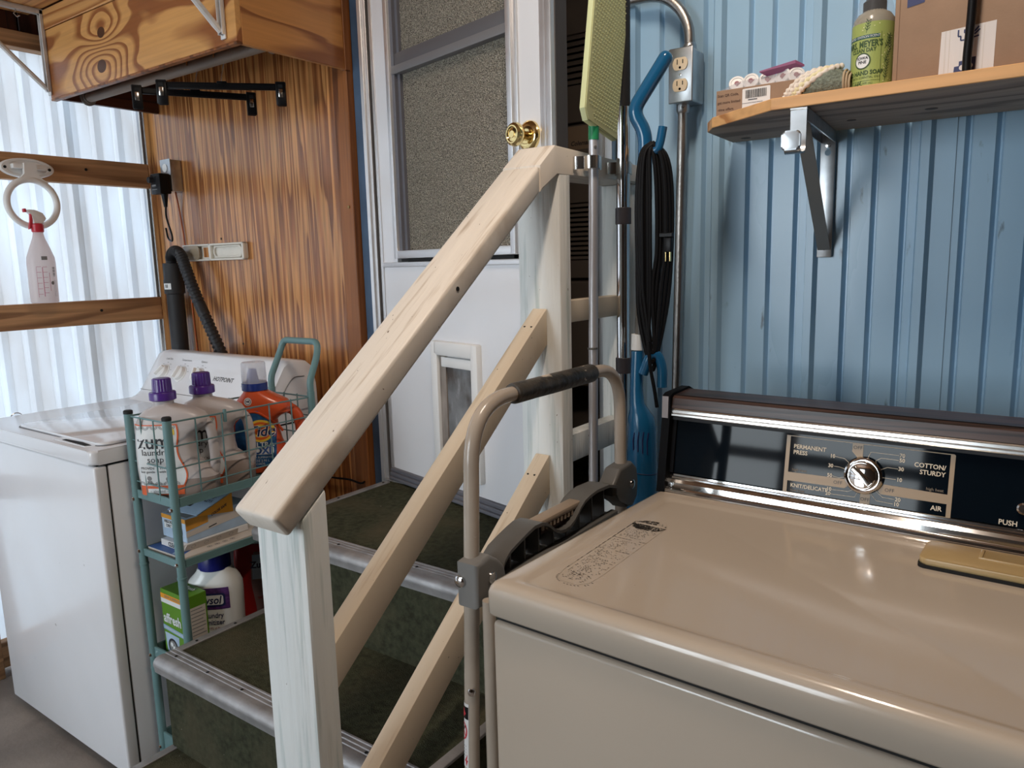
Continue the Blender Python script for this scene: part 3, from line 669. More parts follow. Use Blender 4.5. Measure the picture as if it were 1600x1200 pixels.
def hanger(cx, ang, zbar, L, label):
    c = Vector((cx, RODY, zbar)); d = Vector((math.cos(ang), math.sin(ang), 0)); q = Vector((-d.y, d.x, 0))
    h = root('trouser_hanger', tuple(c), label, 'hanger', 'black clip hangers on the rod')
    M = Matrix(((d.x, q.x, 0, c.x), (d.y, q.y, 0, c.y), (0, 0, 1, c.z), (0, 0, 0, 1)))
    build('bar', MB().box(-L/2, L/2, -.004, .004, -.009, .010, .002, 2, M).box(-L/2+.02, L/2-.02, -.006, -.003, -.006, .007, .001, 1, M), BLACK, h)
    build('bar_collar', MB().box(-.014, .014, -.006, .006, -.006, .014, .003, 2, M), BLACK, h)
    top = RODZ+.0165
    pts = [c+Vector((0,0,.012)), c+Vector((0,0,.022))]+[c+Vector((0,0,.032))+Vector((0,.004,0))]
    zc = RODZ-c.z+.0015; R = .0195
    # stem swings out and closes over the rod in the rod's cross direction
    e = Vector((0,1,0))
    hook = [c+e*(R*math.cos(a))+Vector((0,0,zc+R*math.sin(a))) for a in [(-.30+1.35*i/14)*pi for i in range(15)]]
    build('hook', MB().tube(spline([c+Vector((0,0,.012)), c+Vector((0,0,.03))+e*.002]+hook, 4), .0022, 8), CHROMEB, h)
    for s in (-1, 1):
        x = s*(L/2-.006)
        cl = build('clip', MB().box(x-.014, x+.014, -.011, -.005, -.052, .012, .003, 2, M).box(x-.013, x+.013, .003, .009, -.052, .010, .003, 2, M).box(x-.014, x+.014, -.011, .009, .004, .014, .002, 1, M), BLACK, h)
        build('clip_spring', MB().box(x-.006, x+.006, -.0135, -.010, -.030, -.006, .002, 2, M), CHROMEB, cl)
        build('clip_slot', MB().box(x-.006, x+.006, -.0122, -.0108, -.004, .006, 0, 1, M), DARK, cl)
hanger(-1.988, math.atan2(.729, .684), 1.860, .335, 'right-hand black clip hanger hanging from the rod')
hanger(-2.122, math.atan2(.873, .489), 1.858, .325, 'left-hand black clip hanger hanging from the rod')

# ================================================================= THINGS ON THE WOOD PANEL
ob = root('outlet_box', (-2.678, 1.60, 1.63), 'grey metal outlet box on the wood panel by the corner', 'outlet')
build('box', MB().box(-2.709, -2.647, 1.582, 1.6245, 1.63, 1.742, .004, 2), STEEL, ob)
cp = build('cover_plate', MB().box(-2.711, -2.645, 1.578, 1.583, 1.628, 1.744, .004, 2), STEEL, ob)
for z in (1.713, 1.661):
    build('socket', MB().lathe([(.015, 0), (.015, .002), (0, .002)], (-2.678, 1.578, z), (0,-1,0), 20), WPLAST, cp)
ad = root('plug_adapter', (-2.675, 1.555, 1.612), 'black timer plug with a short cord plugged in the panel outlet', 'plug')
build('adapter_body', MB().box(-2.705, -2.640, 1.530, 1.574, 1.618, 1.690, .005, 2), BLACK, ad)
build('dial', MB().cyl((-2.690, 1.530, 1.668), (-2.690, 1.516, 1.668), .012, .010, 18), BLACKM, ad)
build('adapter_plug', MB().cyl((-2.66, 1.556, 1.620), (-2.66, 1.556, 1.572), .013, .006, 14), BLACK, ad)
build('cord', MB().tube(spline([(-2.66,1.556,1.574), (-2.662,1.556,1.535), (-2.645,1.560,1.475), (-2.655,1.565,1.452), (-2.690,1.572,1.462), (-2.705,1.575,1.500)], 8), .0035, 8), BLACK, ad)
PL = plane_fn((-2.672, 1.5297, 1.645), (1,0,0), (0,0,1))
patch([[(-.02,0),(.005,0),(.005,.006),(-.02,.006)], [(-.02,-.012),(.012,-.012),(.012,-.010),(-.02,-.010)]], PL, INKG, ad, 'printed_mark')
tag(build('wire', MB().tube(spline([(-2.672,1.606,1.632), (-2.676,1.618,1.56), (-2.664,1.620,1.44), (-2.655,1.620,1.25), (-2.645,1.620,1.0)], 8), .0028, 8), ORANGEW), 'thin orange wire running down the wood panel from the outlet box', 'wire')
wh = root('wall_holder', (-2.47, 1.615, 1.374), 'off white plastic holder screwed flat to the wood panel', 'holder')
def wp(a, b): return (-2.664+a, b)
build('back_plate', MB().prism(rrect(0, .372, 0, .060, .008), (-2.660, 1.624, 1.376), (1,0,0), (0,0,1), (0,-.006,0), .001), OFFW, wh)
rim = MB()
for x0, x1, z0, z1 in ((0, .372, .053, .060), (0, .372, 0, .007), (.362, .372, 0, .060), (.165, .180, 0, .060)):
    rim.box(-2.660+x0, -2.660+x1, 1.604, 1.620, 1.376+z0, 1.376+z1, .003, 2)
build('rim', rim, OFFW, wh)
build('rounded_tray', MB().tube([Vector((-2.660+a, 1.612, 1.376+b)) for a, b in rrect(.19, .355, .012, .049, .018)], .003, 6, closed=True), OFFW, wh)
build('pocket', MB().prism(rrect(.006, .11, .004, .056, .016), (-2.660, 1.606, 1.376), (1,0,0), (0,0,1), (0,-.004,0), .001), mat('amber_clear_plastic', (.50,.40,.28), .25, trans=.4), wh)
build('square_hole', MB().box(-2.542, -2.500, 1.6165, 1.6185, 1.389, 1.424), PANELW, wh)
sp = root('standpipe', (-2.69, 1.578, 0), 'black drain standpipe behind the white washer', 'pipe')
build('pipe', MB().cyl((-2.69,1.578,0), (-2.69,1.578,1.30), .031, n=24), BLACKM, sp)
build('coupling', MB().lathe([(.031, 0), (.0365, .002), (.0365, .052), (.034, .056), (.034, .112), (.0315, .114), (.029, .112), (.029, .06)], (-2.69, 1.578, 1.258), (0,0,1), 28, cap=False), BLACKM, sp)
sl = build('sticker', MB().grid(lambda u, v: (-2.69+.0368*math.cos(-1.75+.9*u), 1.578+.0368*math.sin(-1.75+.9*u), 1.276+.022*v), 8, 1), LABELW, sp)
patch([[(a,.004),(a+.003,.004),(a+.003,.016),(a,.016)] for a in (.004,.009,.014)], lambda a, b: Vector((-2.69+.0371*math.cos(-1.6+a*24), 1.578+.0371*math.sin(-1.6+a*24), 1.278+b)), INK, sp, 'printed_mark')
hp = spline([(-2.690,1.578,1.25), (-2.690,1.576,1.36), (-2.680,1.572,1.398), (-2.645,1.568,1.414), (-2.607,1.565,1.398), (-2.575,1.562,1.345), (-2.535,1.560,1.27), (-2.49,1.560,1.195), (-2.44,1.560,1.115), (-2.39,1.56,1.03), (-2.37,1.56,.95)], 24)
rr_ = []
for i in range(len(hp)):
    t = i/len(hp); smooth_ = .655 < t < .71
    rr_.append(.0205 if smooth_ else .0185+.0028*(1 if (i//2) % 2 else -.4))
tag(build('drain_hose', MB().tube(hp, rr_, 16), RIBBLK, smooth=60), 'black corrugated drain hose hooked into the standpipe', 'hose')

# ================================================================= RING AND SPRAY BOTTLE ON THE LEFT WALL
tr_ = root('towel_ring', (-2.81, 1.172, 1.49), 'white plastic towel ring mounted on the upper wooden girt', 'ring')
build('oval_plate', MB().loft([[Vector((-2.8295+h, 1.176+.084*f*math.cos(2*pi*i/40), 1.692+.033*f*math.sin(2*pi*i/40))) for i in range(40)] for f, h in ((1,0), (1,.006), (.93,.011), (.78,.010), (.74,.007))]), WPLAST, tr_)
for y0, y1 in ((1.125,1.158), (1.196,1.228)): build('hinge_block', MB().box(-2.823, -2.800, y0, y1, 1.688, 1.704, .003, 2), WPLAST, tr_)
rc = Vector((-2.800, 1.170, 1.577))
build('ring', MB().tube([rc+Vector((0, .0765*math.cos(a), .0765*math.sin(a))) for a in [2*pi*i/48 for i in range(48)]], .0105, 12, closed=True), WPLAST, tr_)
build('ring_neck', MB().loft([[Vector((-2.800-.007*c_, 1.174+w*s_, z)) for c_, s_ in ((1,-1),(1,1),(-1,1),(-1,-1))] for w, z in ((.052,1.645), (.034,1.657), (.020,1.672), (.018,1.706))]), WPLAST, tr_, smooth=60)
for y in (1.108, 1.244): build('screw', MB().cyl((-2.822, y, 1.692), (-2.818, y, 1.692), .005, n=10), DARK, tr_)
sb = root('spray_bottle', (-2.772, 1.163, 1.248), 'white trigger spray bottle with red collar hanging on the towel ring', 'bottle')
bc = Vector((-2.772, 1.160, 1.248)); up = Vector((0, .016, 1)).normalized()
build('body', MB().lathe([(0,0), (.038,0), (.0425,.004), (.043,.020), (.0435,.130), (.042,.150), (.030,.185), (.0185,.215), (.015,.235), (.015,.25)], bc, up, 32, sx=.8), SPRAYB, sb)
build('collar', MB().lathe([(.016,.233), (.0185,.236), (.0185,.258), (.014,.262)], bc, up, 24), REDS, sb)
hd = bc+up*.262
build('trigger_head', MB().prism([(-.014,0), (.016,0), (.018,.012), (.028,.018), (.018,.036), (-.006,.046), (-.026,.046), (-.032,.042), (-.026,.036), (-.014,.030)], hd+Vector((-.009,0,-.002)), (0,1,0), up, (.018,0,0), .003), WPLAST, sb)
build('trigger', MB().prism([(-.020,.032), (-.012,.030), (-.014,.006), (-.020,-.016), (-.027,-.020), (-.022,.004)], hd+Vector((-.005,0,0)), (0,1,0), up, (.010,0,0), .001), REDS, sb)
build('nozzle', MB().box(hd.x-.008, hd.x+.008, hd.y-.038, hd.y-.030, hd.z+.035, hd.z+.047, .002, 2), REDS, sb)
bfn = lambda a, b: bc+up*b+Vector((.0438*.8*math.cos(a/.0435), .0438*math.sin(a/.0435), 0))
bl = []
for k in range(6): bl += line_poly([(-.030,.030+.018*k), (-.016,.030+.018*k)], .0012)+line_poly([(-.012,.034+.017*k), (.002,.034+.017*k)], .0012)
bl += line_poly([(-.012,.022), (-.012,.118)], .0022)+line_poly([(-.030,.02), (-.030,.12)], .0010)+line_poly([(.008,.04), (.008,.10)], .0015)
patch(bl, bfn, PINKI, sb, 'measuring_marks')
patch([[(.020+.002*0,.088+.0035*i),(.031,.088+.0035*i),(.031,.088+.0035*i+(.0022 if i % 3 else .0012)),(.020,.088+.0035*i+(.0022 if i % 3 else .0012))] for i in range(9)]+[circ(.017,.066,.006,14)]+line_poly([(.022,.02),(.022,.075)], .0008)+line_poly([(.026,.02),(.026,.075)], .0008)+line_poly([(.030,.02),(.030,.075)], .0008), bfn, INKG, sb, 'barcode_print')
patch([[(-.012,.142),(.006,.142),(.006,.154),(-.012,.154)]], lambda a, b: bc+up*b+Vector((.043*.8*math.cos(a/.043), .043*math.sin(a/.043), 0)), INKG, sb, 'price_mark')
tag(build('wire_loop', MB().tube(arc((-2.652, .985, .895), (0,1,0), (0,0,1), .018, -.2*pi, 1.2*pi, 20), .0018, 8), SCREW), 'small wire loop poking up at the left rear edge of the washer', 'wire')

# ================================================================= WASHER
wa = root('washing_machine', (-2.25, 1.2, 0), 'white top-loading washing machine standing beside the teal cart', 'washer')
WX0, WX1, WY0, WY1 = -2.606, -1.899, .858, 1.56
build('cabinet', MB().box(WX0, WX1, WY0, WY0+.032, .028, .870, .006, 3), WHITE, wa)
build('side_panel', MB().box(WX0, WX1, WY0+.0355, WY1, .028, .868, .003, 2), WHITE, wa)
build('seam_gap', MB().box(WX0+.006, WX1-.005, WY0+.02, WY0+.05, .03, .866), DARK, wa, smooth=0)
build('deck_gap', MB().box(WX0+.008, WX1-.006, WY0+.01, WY1-.01, .866, .877), DARK, wa, smooth=0)
for y in (.90, 1.50):
    for x in (WX0+.06, WX1-.06): build('foot', MB().cyl((x,y,0), (x,y,.03), .022, n=16), BLACKM, wa)
LX0, LX1, LY0, LY1 = -2.418, -1.925, .892, 1.29
DT = .912
dk = MB().prism(rrect(WX0-.004, WX1+.005, WY0-.006, WY1, .018, 6), (0,0,.875), (1,0,0), (0,1,0), (0,0,DT-.875), .007, 3)
build('top_deck', dk, WHITE, wa)
WTOP = mat('glossy_white_lid', (.80,.80,.82), .09, var=.02, vscale=3, coat=.6, bump=.01, bscale=4)
lid = build('lid', MB().prism(rrect(LX0+.003, LX1-.003, LY0+.003, LY1, .025, 6), (0,0,DT+.0002), (1,0,0), (0,1,0), (0,0,.0075), .005, 3), WTOP, wa)
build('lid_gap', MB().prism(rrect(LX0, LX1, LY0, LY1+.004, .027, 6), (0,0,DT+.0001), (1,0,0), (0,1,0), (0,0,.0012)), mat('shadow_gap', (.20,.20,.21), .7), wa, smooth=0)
build('lid_grip_recess', MB().prism([(-2.135,.872), (-1.965,.872), (-1.950,.890), (-1.960,.901), (-2.06,.903), (-2.13,.898), (-2.148,.886)], (0,0,DT-.0002), (1,0,0), (0,1,0), (0,0,.0016)), WHITE, wa, smooth=0)
build('lid_grip_gap', MB().prism([(-2.10,.879), (-1.972,.876), (-1.963,.888), (-2.02,.893), (-2.10,.888)], (0,0,DT+.0010), (1,0,0), (0,1,0), (0,0,.0012)), DARK, wa, smooth=0)
# console
prof = [(1.300,.910), (1.335,.922), (1.352,.935), (1.400,1.007), (1.434,1.058), (1.446,1.066), (1.470,1.068), (1.520,1.060), (1.545,1.040), (1.558,.985), (1.560,.910)]
sects = []
for x, f, k in ((-2.594,.90,.0), (-2.586,.97,.0), (-2.560,1,0), (-2.25,1,0), (-1.915,1,0), (-1.895,.985,0), (-1.888,.93,0)):
    sects.append([Vector((x, 1.43+(y-1.43)*(f if f < .99 else 1), .910+(z-.910)*f)) for y, z in prof])
build('console', MB().loft(sects), WHITE, wa, smooth=40)
build('side_cap_line', MB().tube(spline([(-1.8865,1.412,.925), (-1.886,1.425,.97), (-1.886,1.462,1.010), (-1.887,1.505,1.012)], 6), .0016, 6), INKG, wa)
A_, B_ = Vector((0,1.352,.935)), Vector((0,1.434,1.058)); cd = (B_-A_).normalized(); cn = Vector((0,-cd.z,cd.y)).normalized()
def con(x, t, n=0): return Vector((x,0,0))+A_+cd*t+cn*n
for i, x in enumerate((-2.497, -2.392, -2.289)):
    kk = build('control_knob', MB().lathe([(.029,0), (.029,.002), (.0245,.003), (.0235,.014), (.019,.016), (0,.016)], con(x,.077,0), cn, 30), WPLAST, wa)
    d2 = (Vector((1,0,0))*math.cos(.9+.5*i)+cd*math.sin(.9+.5*i)).normalized()
    c0 = con(x,.077,.015)
    build('knob_grip', MB().hexa([c0+d2*a+d2.cross(cn)*b_ for a, b_ in ((-.021,-.005),(.021,-.005),(.021,.005),(-.021,.005))], [c0+cn*.010+d2*a+d2.cross(cn)*b_ for a, b_ in ((-.020,-.003),(.020,-.003),(.020,.003),(-.020,.003))], .001), WPLAST, kk)
    patch([[(x2-.004,y2-.0008),(x2+.004,y2-.0008),(x2+.004,y2+.0008),(x2-.004,y2+.0008)] for x2, y2 in ((.038*math.cos(a), .038*math.sin(a)) for a in (.3,1.0,1.57,2.2,2.9))], lambda a, b, x=x: con(x+a, .077+b, .0006), INKG, wa, 'dial_marks')
    lettering(('Load Size', 'Temperature', 'Options')[i], .011, lambda a, b, x=x: con(x+a, .129+b, .0006), INKG, wa)
lettering('HOTPOINT', .021, lambda a, b: con(-2.145+a, .074+b, .0006), INK, wa, bold=.0003)
build('trim_line', MB().tube([con(-2.585,.006,.0), con(-1.90,.006,.0)], .0012, 6), GREYM, wa)

# ================================================================= ROLLING CART
ct = root('storage_cart', (-1.77, 1.15, 0), 'narrow teal wire rolling cart between the washer and the steps', 'cart')
CX0, CX1, CY0, CY1 = -1.862, -1.688, .938, 1.365
for i, (x, y, top) in enumerate(((CX0,CY0,1.0), (CX1,CY0,1.0), (CX0,CY1,1.0), (CX1,CY1,1.0))):
    pp_ = build('post', MB().cyl((x,y,.06), (x,y,top), .0105, n=18), TEAL, ct)
    if y < 1: build('post_cap', MB().lathe([(.0112,-.004), (.0112,.003), (.009,.005), (0,.005)], (x,y,top), (0,0,1), 16), TEALD, pp_)
    for z in (.632, .345): build('post_joint', MB().lathe([(.0105,-.001), (.0118,0), (.0118,.004), (.0105,.005)], (x,y,z-.03), (0,0,1), 16, cap=False), TEAL, pp_)
    if y < 1:
        for z in (.778, .640, .355, .092): build('bolt', MB().lathe([(0,.005), (.0035,.004), (.0055,0)], (x,y-.0100,z), (0,-1,0), 12), CHROME, pp_)
    build('caster', MB().cyl((x-.009,y,.026), (x+.009,y,.026), .026, n=22).cyl((x,y,.03), (x,y,.062), .007, n=10), BLACKM, ct)
hp_ = fillet([(CX0,CY1,1.0), (CX0,CY1,1.03), (CX0+.004,CY1+.035,1.10), (CX0+.012,CY1+.045,1.135), (CX1-.012,CY1+.045,1.135), (CX1-.004,CY1+.035,1.10), (CX1,CY1,1.03), (CX1,CY1,1.0)], .03, 6)
build('push_handle', MB().tube(hp_, .0095, 14), TEAL, ct)
def tray(z, rim, hole=False):
    t_ = build('shelf_tray', MB().box(CX0-.004, CX1+.004, CY0, CY1, z-.002, z), TEAL, ct, smooth=0)
    for x in (CX0, CX1): build('tray_rim', MB().box(x-.003, x+.003, CY0+.012, CY1-.012, z-.002, z+rim, .001, 1), TEAL, t_)
    for y in (CY0, CY1): build('tray_rim', MB().box(CX0+.010, CX1-.010, y-.003, y+.003, z-.002, z+rim, .001, 1), TEAL, t_)
    return t_
for z, r_ in ((.783,.020), (.630,.017), (.352,.026), (.080,.055)): tray(z, r_)
wire = .0019
bk = build('wire_basket', MB().tube([(CX0,CY0,.99),(CX1,CY0,.99),(CX1,CY1,.985),(CX0,CY1,.985)], .0024, 6, closed=True), TEAL, ct)
for z in (.985-.054, .985-.108, .985-.160):
    for a, b_ in (((CX0,CY0,z),(CX1,CY0,z)), ((CX1,CY0,z),(CX1,CY1,z)), ((CX1,CY1,z),(CX0,CY1,z)), ((CX0,CY1,z),(CX0,CY0,z))):
        build('wire', MB().cyl(a, b_, wire, n=6), TEAL, bk)
for k in range(1, 6):
    y = CY0+(CY1-CY0)*k/6
    for x in (CX0, CX1): build('wire', MB().cyl((x+(.002 if x > -1.8 else -.002),y,.79), (x+(.002 if x > -1.8 else -.002),y,.99), wire, n=6), TEAL, bk)
for k in (1, 2):
    x = CX0+(CX1-CX0)*k/3
    for y in (CY0, CY1): build('wire', MB().cyl((x,y-.002,.79), (x,y-.002,.99), wire, n=6), TEAL, bk)
build('label_clip', MB().box(CX1-.001, CX1+.006, CY0+.148, CY0+.156, .965, .998, .002, 2), TEAL, bk)

# ================================================================= BOTTLES IN THE BASKET
AX = Vector((.75,.66,0)).normalized(); AN = Vector((AX.y,-AX.x,0))
def sup(t, L, D, n=3.0):
    c, s = math.cos(t), math.sin(t)
    return (L*math.copysign(abs(c)**(2/n), c), D*math.copysign(abs(s)**(2/n), s))
class Bottle:
    """upright flattened bottle: rows (z, left end, right end, half depth)"""
    def __init__(s, c, rows, n=3.0, ax=AX): s.c = Vector(c); s.rows = rows; s.n = n; s.ax = Vector(ax).normalized(); s.an = Vector((s.ax.y,-s.ax.x,0))
    def P(s, a, d, z): return s.c+s.ax*a+s.an*d+Vector((0,0,z))
    def row(s, z):
        R = s.rows
        if z <= R[0][0]: return R[0][1:]
        for p, q in zip(R[:-1], R[1:]):
            if z <= q[0]:
                t = (z-p[0])/(q[0]-p[0]); return tuple(p[i]*(1-t)+q[i]*t for i in (1,2,3))
        return R[-1][1:]
    def mesh(s, seg=40):
        rings = []
        for z, l, r_, d in s.rows:
            m_, h = (l+r_)/2, (r_-l)/2
            rings.append([s.P(m_+a, b, z) for a, b in (sup(2*pi*i/seg, h, d, s.n) for i in range(seg))])
        return MB().loft(rings)
    def fn(s, off=.0008):
        def f(a, z):
            l, r_, d = s.row(z); m_, h = (l+r_)/2, (r_-l)/2
            q = min(.995, abs((a-m_)/h)); return s.P(a, d*(1-q**s.n)**(1/s.n)+off, z)
        return f
    def skin(s, left, right, zs, mat_, parent, name, off=.0008, nu=14):
        """print wrapped on the front between two edge functions of height"""
        f = s.fn(off); mb = MB()
        mb.grid(lambda u, v: f(left(zs[0]+(zs[1]-zs[0])*v)*(1-u)+right(zs[0]+(zs[1]-zs[0])*v)*u, zs[0]+(zs[1]-zs[0])*v), nu, 22)
        return build(name, mb, mat_, parent, smooth=60)
def cap_purple(b, a, z, parent):
    c = b.P(a, 0, z)
    cp = build('cap', MB().lathe([(.0, .055), (.019,.055), (.021,.053), (.0225,.022), (.0300,.021), (.0315,.018), (.0315,.002), (.028,0)], c, (0,0,1), 32), PURPLE, parent)
    ribs = MB()
    for i in range(20):
        t = 2*pi*i/20; d = Vector((math.cos(t), math.sin(t), 0)); ribs.cyl(c+d*.0222+Vector((0,0,.024)), c+d*.0208+Vector((0,0,.053)), .0012, n=5)
    o_ = build('cap_ribs', ribs, PURPLE, cp); o_['kind'] = 'stuff'
ZR = [(0,-.080,.082,.034), (.004,-.088,.090,.040), (.012,-.092,.094,.042), (.050,-.094,.096,.042), (.070,-.095,.080,.042), (.090,-.095,.052,.042), (.110,-.095,.048,.042), (.150,-.094,.046,.042), (.165,-.093,.054,.041), (.180,-.092,.080,.040), (.195,-.088,.082,.039), (.210,-.080,.072,.036), (.222,-.066,.050,.032), (.230,-.048,.012,.026), (.234,-.046,.000,.0235), (.250,-.0455,-.0005,.0225)]
def zum(c, label, dim):
    r_ = root('soap_bottle', c, label, 'bottle', 'milky laundry soap bottles in the basket')
    b = Bottle(c, ZR)
    bo_ = build('body', b.mesh(), MILKY, r_); bo_.data.materials.append(SOAPL)
    for p_ in bo_.data.polygons:
        if p_.center.z < (.052 if not dim else .062): p_.material_index = 1
    build('bottle_handle', MB().tube(spline([b.P(.060,0,.192), b.P(.079,0,.180), b.P(.087,0,.155), b.P(.090,0,.10), b.P(.086,0,.062), b.P(.074,0,.045)], 6), .0125, 12), MILKY, r_)
    cap_purple(b, -.023, .244, r_)
    wav = lambda z: .012+.020*math.exp(-((z-.062)/.035)**2)+.006*math.exp(-((z-.17)/.03)**2)-.012*max(0, (z-.19)/.02)*0
    lft = lambda z: -.0925
    b.skin(lft, wav, (.030,.188), LABELW, r_, 'label')
    b.skin(lft, lambda z: wav(z)+.008*(1-(z-.012)/.03), (.012,.036), ORANGEL, r_, 'label_band', .0012)
    b.skin(lambda z: wav(z)-.002, lambda z: wav(z)+.0015, (.036,.188), ORANGEL, r_, 'label_outline', .0013, 2)
    b.skin(lft, lambda z: wav(.188)+.0015, (.1865,.1895), ORANGEL, r_, 'label_outline', .0013, 14)
    f = b.fn(.0014)
    cur = []
    for k in range(5):
        for zc, s in ((.186,-1), (.037,1)):
            cc = -.080+.021*k
            for q in (.009,.006): cur += line_poly([(cc+q*math.cos(a), zc+s*q*math.sin(a)) for a in [pi*i/8 for i in range(9)]], .0009)
    patch(cur, f, INK, r_, 'scroll_border')
    lettering('zum', .052, lambda a, z: f(-.042+a, .146+z), INK, r_, bold=.0006, narrow=.9)
    lettering('laundry', .022, lambda a, z: f(-.040+a, .120+z), INK, r_)
    lettering('soap', .022, lambda a, z: f(-.040+a, .102+z), INK, r_)
    lettering('PROVEN\nbut gentle', .009, lambda a, z: f(-.062+a, .076+z), INK, r_)
    lettering('PACKED\nwith plants', .009, lambda a, z: f(-.014+a, .076+z), INK, r_)
    patch(line_poly([(-.037,.068),(-.037,.086)], .0008)+[circ(-.060,.055,.006,14), [(-.066,.040),(-.054,.040),(-.054,.049),(-.066,.049)], circ(-.012,.052,.0075,14)], f, INKG, r_, 'printed_icons')
    patch([[(-.066,.015),(-.010,.015),(-.010,.029),(-.066,.029)]], b.fn(.0016), LABELW, r_, 'scent_panel')
    lettering('~ almond ~' if not dim else '~ lavender ~', .010, lambda a, z: b.fn(.002)(-.038+a, .022+z), INKG, r_)
    patch([[(-.014,.163),(.010,.163),(.010,.176),(-.014,.176)], [(-.012,.176),(.008,.176),(.006,.184),(-.010,.184)]], b.fn(.002), YELLOWL, r_, 'yellow_badge')
    return r_
zum((-1.775,1.008,.784), 'front milky soap bottle with purple cap and white label', 0)
zum((-1.778,1.117,.784), 'second milky soap bottle with purple cap, between the front bottle and the orange one', 1)
# orange detergent bottle
tc_ = (-1.778,1.270,.784)
td = root('detergent_bottle', tc_, 'orange detergent bottle with clear measuring cap and blue label', 'bottle')
TR = [(0,-.078,.082,.036), (.004,-.088,.092,.043), (.014,-.092,.096,.045), (.050,-.093,.092,.046), (.065,-.093,.055,.046), (.085,-.093,.046,.047), (.12,-.092,.038,.047), (.145,-.090,.036,.047), (.158,-.087,.050,.046), (.170,-.083,.082,.045), (.185,-.078,.080,.044), (.200,-.070,.066,.041), (.213,-.058,.040,.038), (.224,-.049,.020,.034), (.229,-.047,.012,.031)]
tb = Bottle(tc_, TR, 2.8)
build('body', tb.mesh(), TIDEO, td)
build('bottle_handle', MB().tube(spline([tb.P(.055,0,.180), tb.P(.082,0,.168), tb.P(.096,0,.140), tb.P(.100,0,.09), tb.P(.094,0,.05), tb.P(.08,0,.03)], 6), .015, 12), TIDEO, td)
build('shoulder_ridge', MB().tube([tb.fn(.0)(a, .175-.06*((a+.02)/.07)**2) for a in [-.085+.0065*i for i in range(22)]], .0035, 8), TIDEO, td)
cc_ = tb.P(-.018,0,.229)
cb_ = build('cap', MB().lathe([(.031,0), (.0345,.001), (.0345,.020), (.031,.024), (.0,.024)], cc_, (0,0,1), 32), TIDECAP, td)
build('pour_spout', MB().lathe([(.017,.024), (.014,.040), (.011,.058), (.006,.060), (0,.058)], cc_+AX*-.004, (0,0,1), 20), mat('blue_spout', (.10,.15,.50), .3), cb_)
build('measuring_cap', MB().lathe([(.0335,.020), (.0335,.030), (.032,.075), (.030,.078), (0,.078)], cc_, (0,0,1), 32, cap=False), TIDECLR, cb_)
tb.skin(lambda z: -.062-.008*math.sin((z-.02)*20), lambda z: .037-.042*max(0, (z-.12)/.058)**1.5-.01*(z < .03), (.022,.178), TIDEB, td, 'label', .001)
f = tb.fn(.0016)
patch([circ(-.001,.122,.035,36,.031)], f, YELLOWL, td, 'logo_ring')
patch([circ(-.001,.122,.029,36,.025)], tb.fn(.0019), TIDER, td, 'logo_ring')
patch([circ(-.001,.122,.022,36,.018)], tb.fn(.0022), YELLOWL, td, 'logo_ring')
patch([circ(-.001,.122,.016,36,.013)], tb.fn(.0025), TIDER, td, 'logo_ring')
lettering('Tide', .040, lambda a, z: tb.fn(.0027)(.000+a, .120+z), LABELW, td, 'logo_outline', bold=.0022, shear=.22, narrow=.92)
lettering('Tide', .040, lambda a, z: tb.fn(.0031)(.000+a, .120+z), NAVY, td, 'logo', bold=.0007, shear=.22, narrow=.92)
lettering('ULTRA', .019, lambda a, z: f(.002+a, .083+z), LABELW, td, bold=.0004)
patch([rrect(-.028,.030,.056,.077,.006)], f, LABELW, td, 'oxi_plate')
lettering('OXI', .026, lambda a, z: tb.fn(.002)(.001+a, .066+z), BOXBLUE, td, bold=.001)
lettering('WITH ODOR ELIMINATOR', .0075, lambda a, z: f(-.015+a, .048+z), LABELW, td)
lettering('100 FL OZ 2.95 L\n64 LOADS', .009, lambda a, z: f(-.015+a, .034+z), LABELW, td)
patch([circ(-.030,.203,.0105,24)], f, LABELW, td, 'round_badge'); patch([circ(-.030,.203,.0085,24)], tb.fn(.0019), NAVY, td, 'round_badge'); patch([circ(-.030,.203,.007,24)], tb.fn(.0021), LABELW, td, 'round_badge')
lettering('HE', .008, lambda a, z: tb.fn(.0023)(-.030+a, .203+z), NAVY, td, bold=.0004)
tag(build('paper_tag', MB().box(-1.850, -1.828, .9465, .947, .900, .972), PAPERW), 'small printed paper tag clipped inside the basket corner', 'tag')

# ================================================================= SECOND TIER: BOXES
fb = root('flat_box', (-1.757, 1.045, .638), 'flat white and blue carton lying on the second cart shelf', 'box')
build('carton', MB().hexa([(-1.850,.946,.6315),(-1.692,.950,.6315),(-1.693,1.30,.6315),(-1.846,1.30,.6315)], [(-1.850,.946,.650),(-1.692,.950,.650),(-1.693,1.30,.650),(-1.846,1.30,.650)], .001, 1), CREAMC, fb)
ff = plane_fn((-1.850,.946,.6503), (.885,0,0), (0,1,0))
patch([[(0,0),(.178,.003),(.150,.022),(.135,.05),(.10,.075),(.06,.10),(.002,.13)]], ff, BOXBLUE, fb, 'blue_print')
patch([[(.118,.004),(.165,.006),(.135,.028),(.105,.03)], [(.045,.03),(.085,.055),(.055,.075),(.03,.05)]], plane_fn((-1.850,.946,.6506), (.885,0,0), (0,1,0)), SKYCARD, fb, 'cloud_print')
ic = []
for k in range(4): ic += line_poly([( .158+.006*math.cos(a), .085+.022*k+.006*math.sin(a)) for a in [2*pi*i/12 for i in range(13)]], .0014)+[circ(.158,.085+.022*k,.0028,8)]
patch(ic, plane_fn((-1.850,.946,.6506), (.885,0,0), (0,1,0)), INKG, fb, 'printed_icons')
wbx = root('opened_box', (-1.76, 1.03, .657), 'opened white carton under the orange and white box', 'box')
build('carton', MB().box(-1.828, -1.730, .970, 1.16, .6512, .668, .001, 1), PAPERW, wbx)
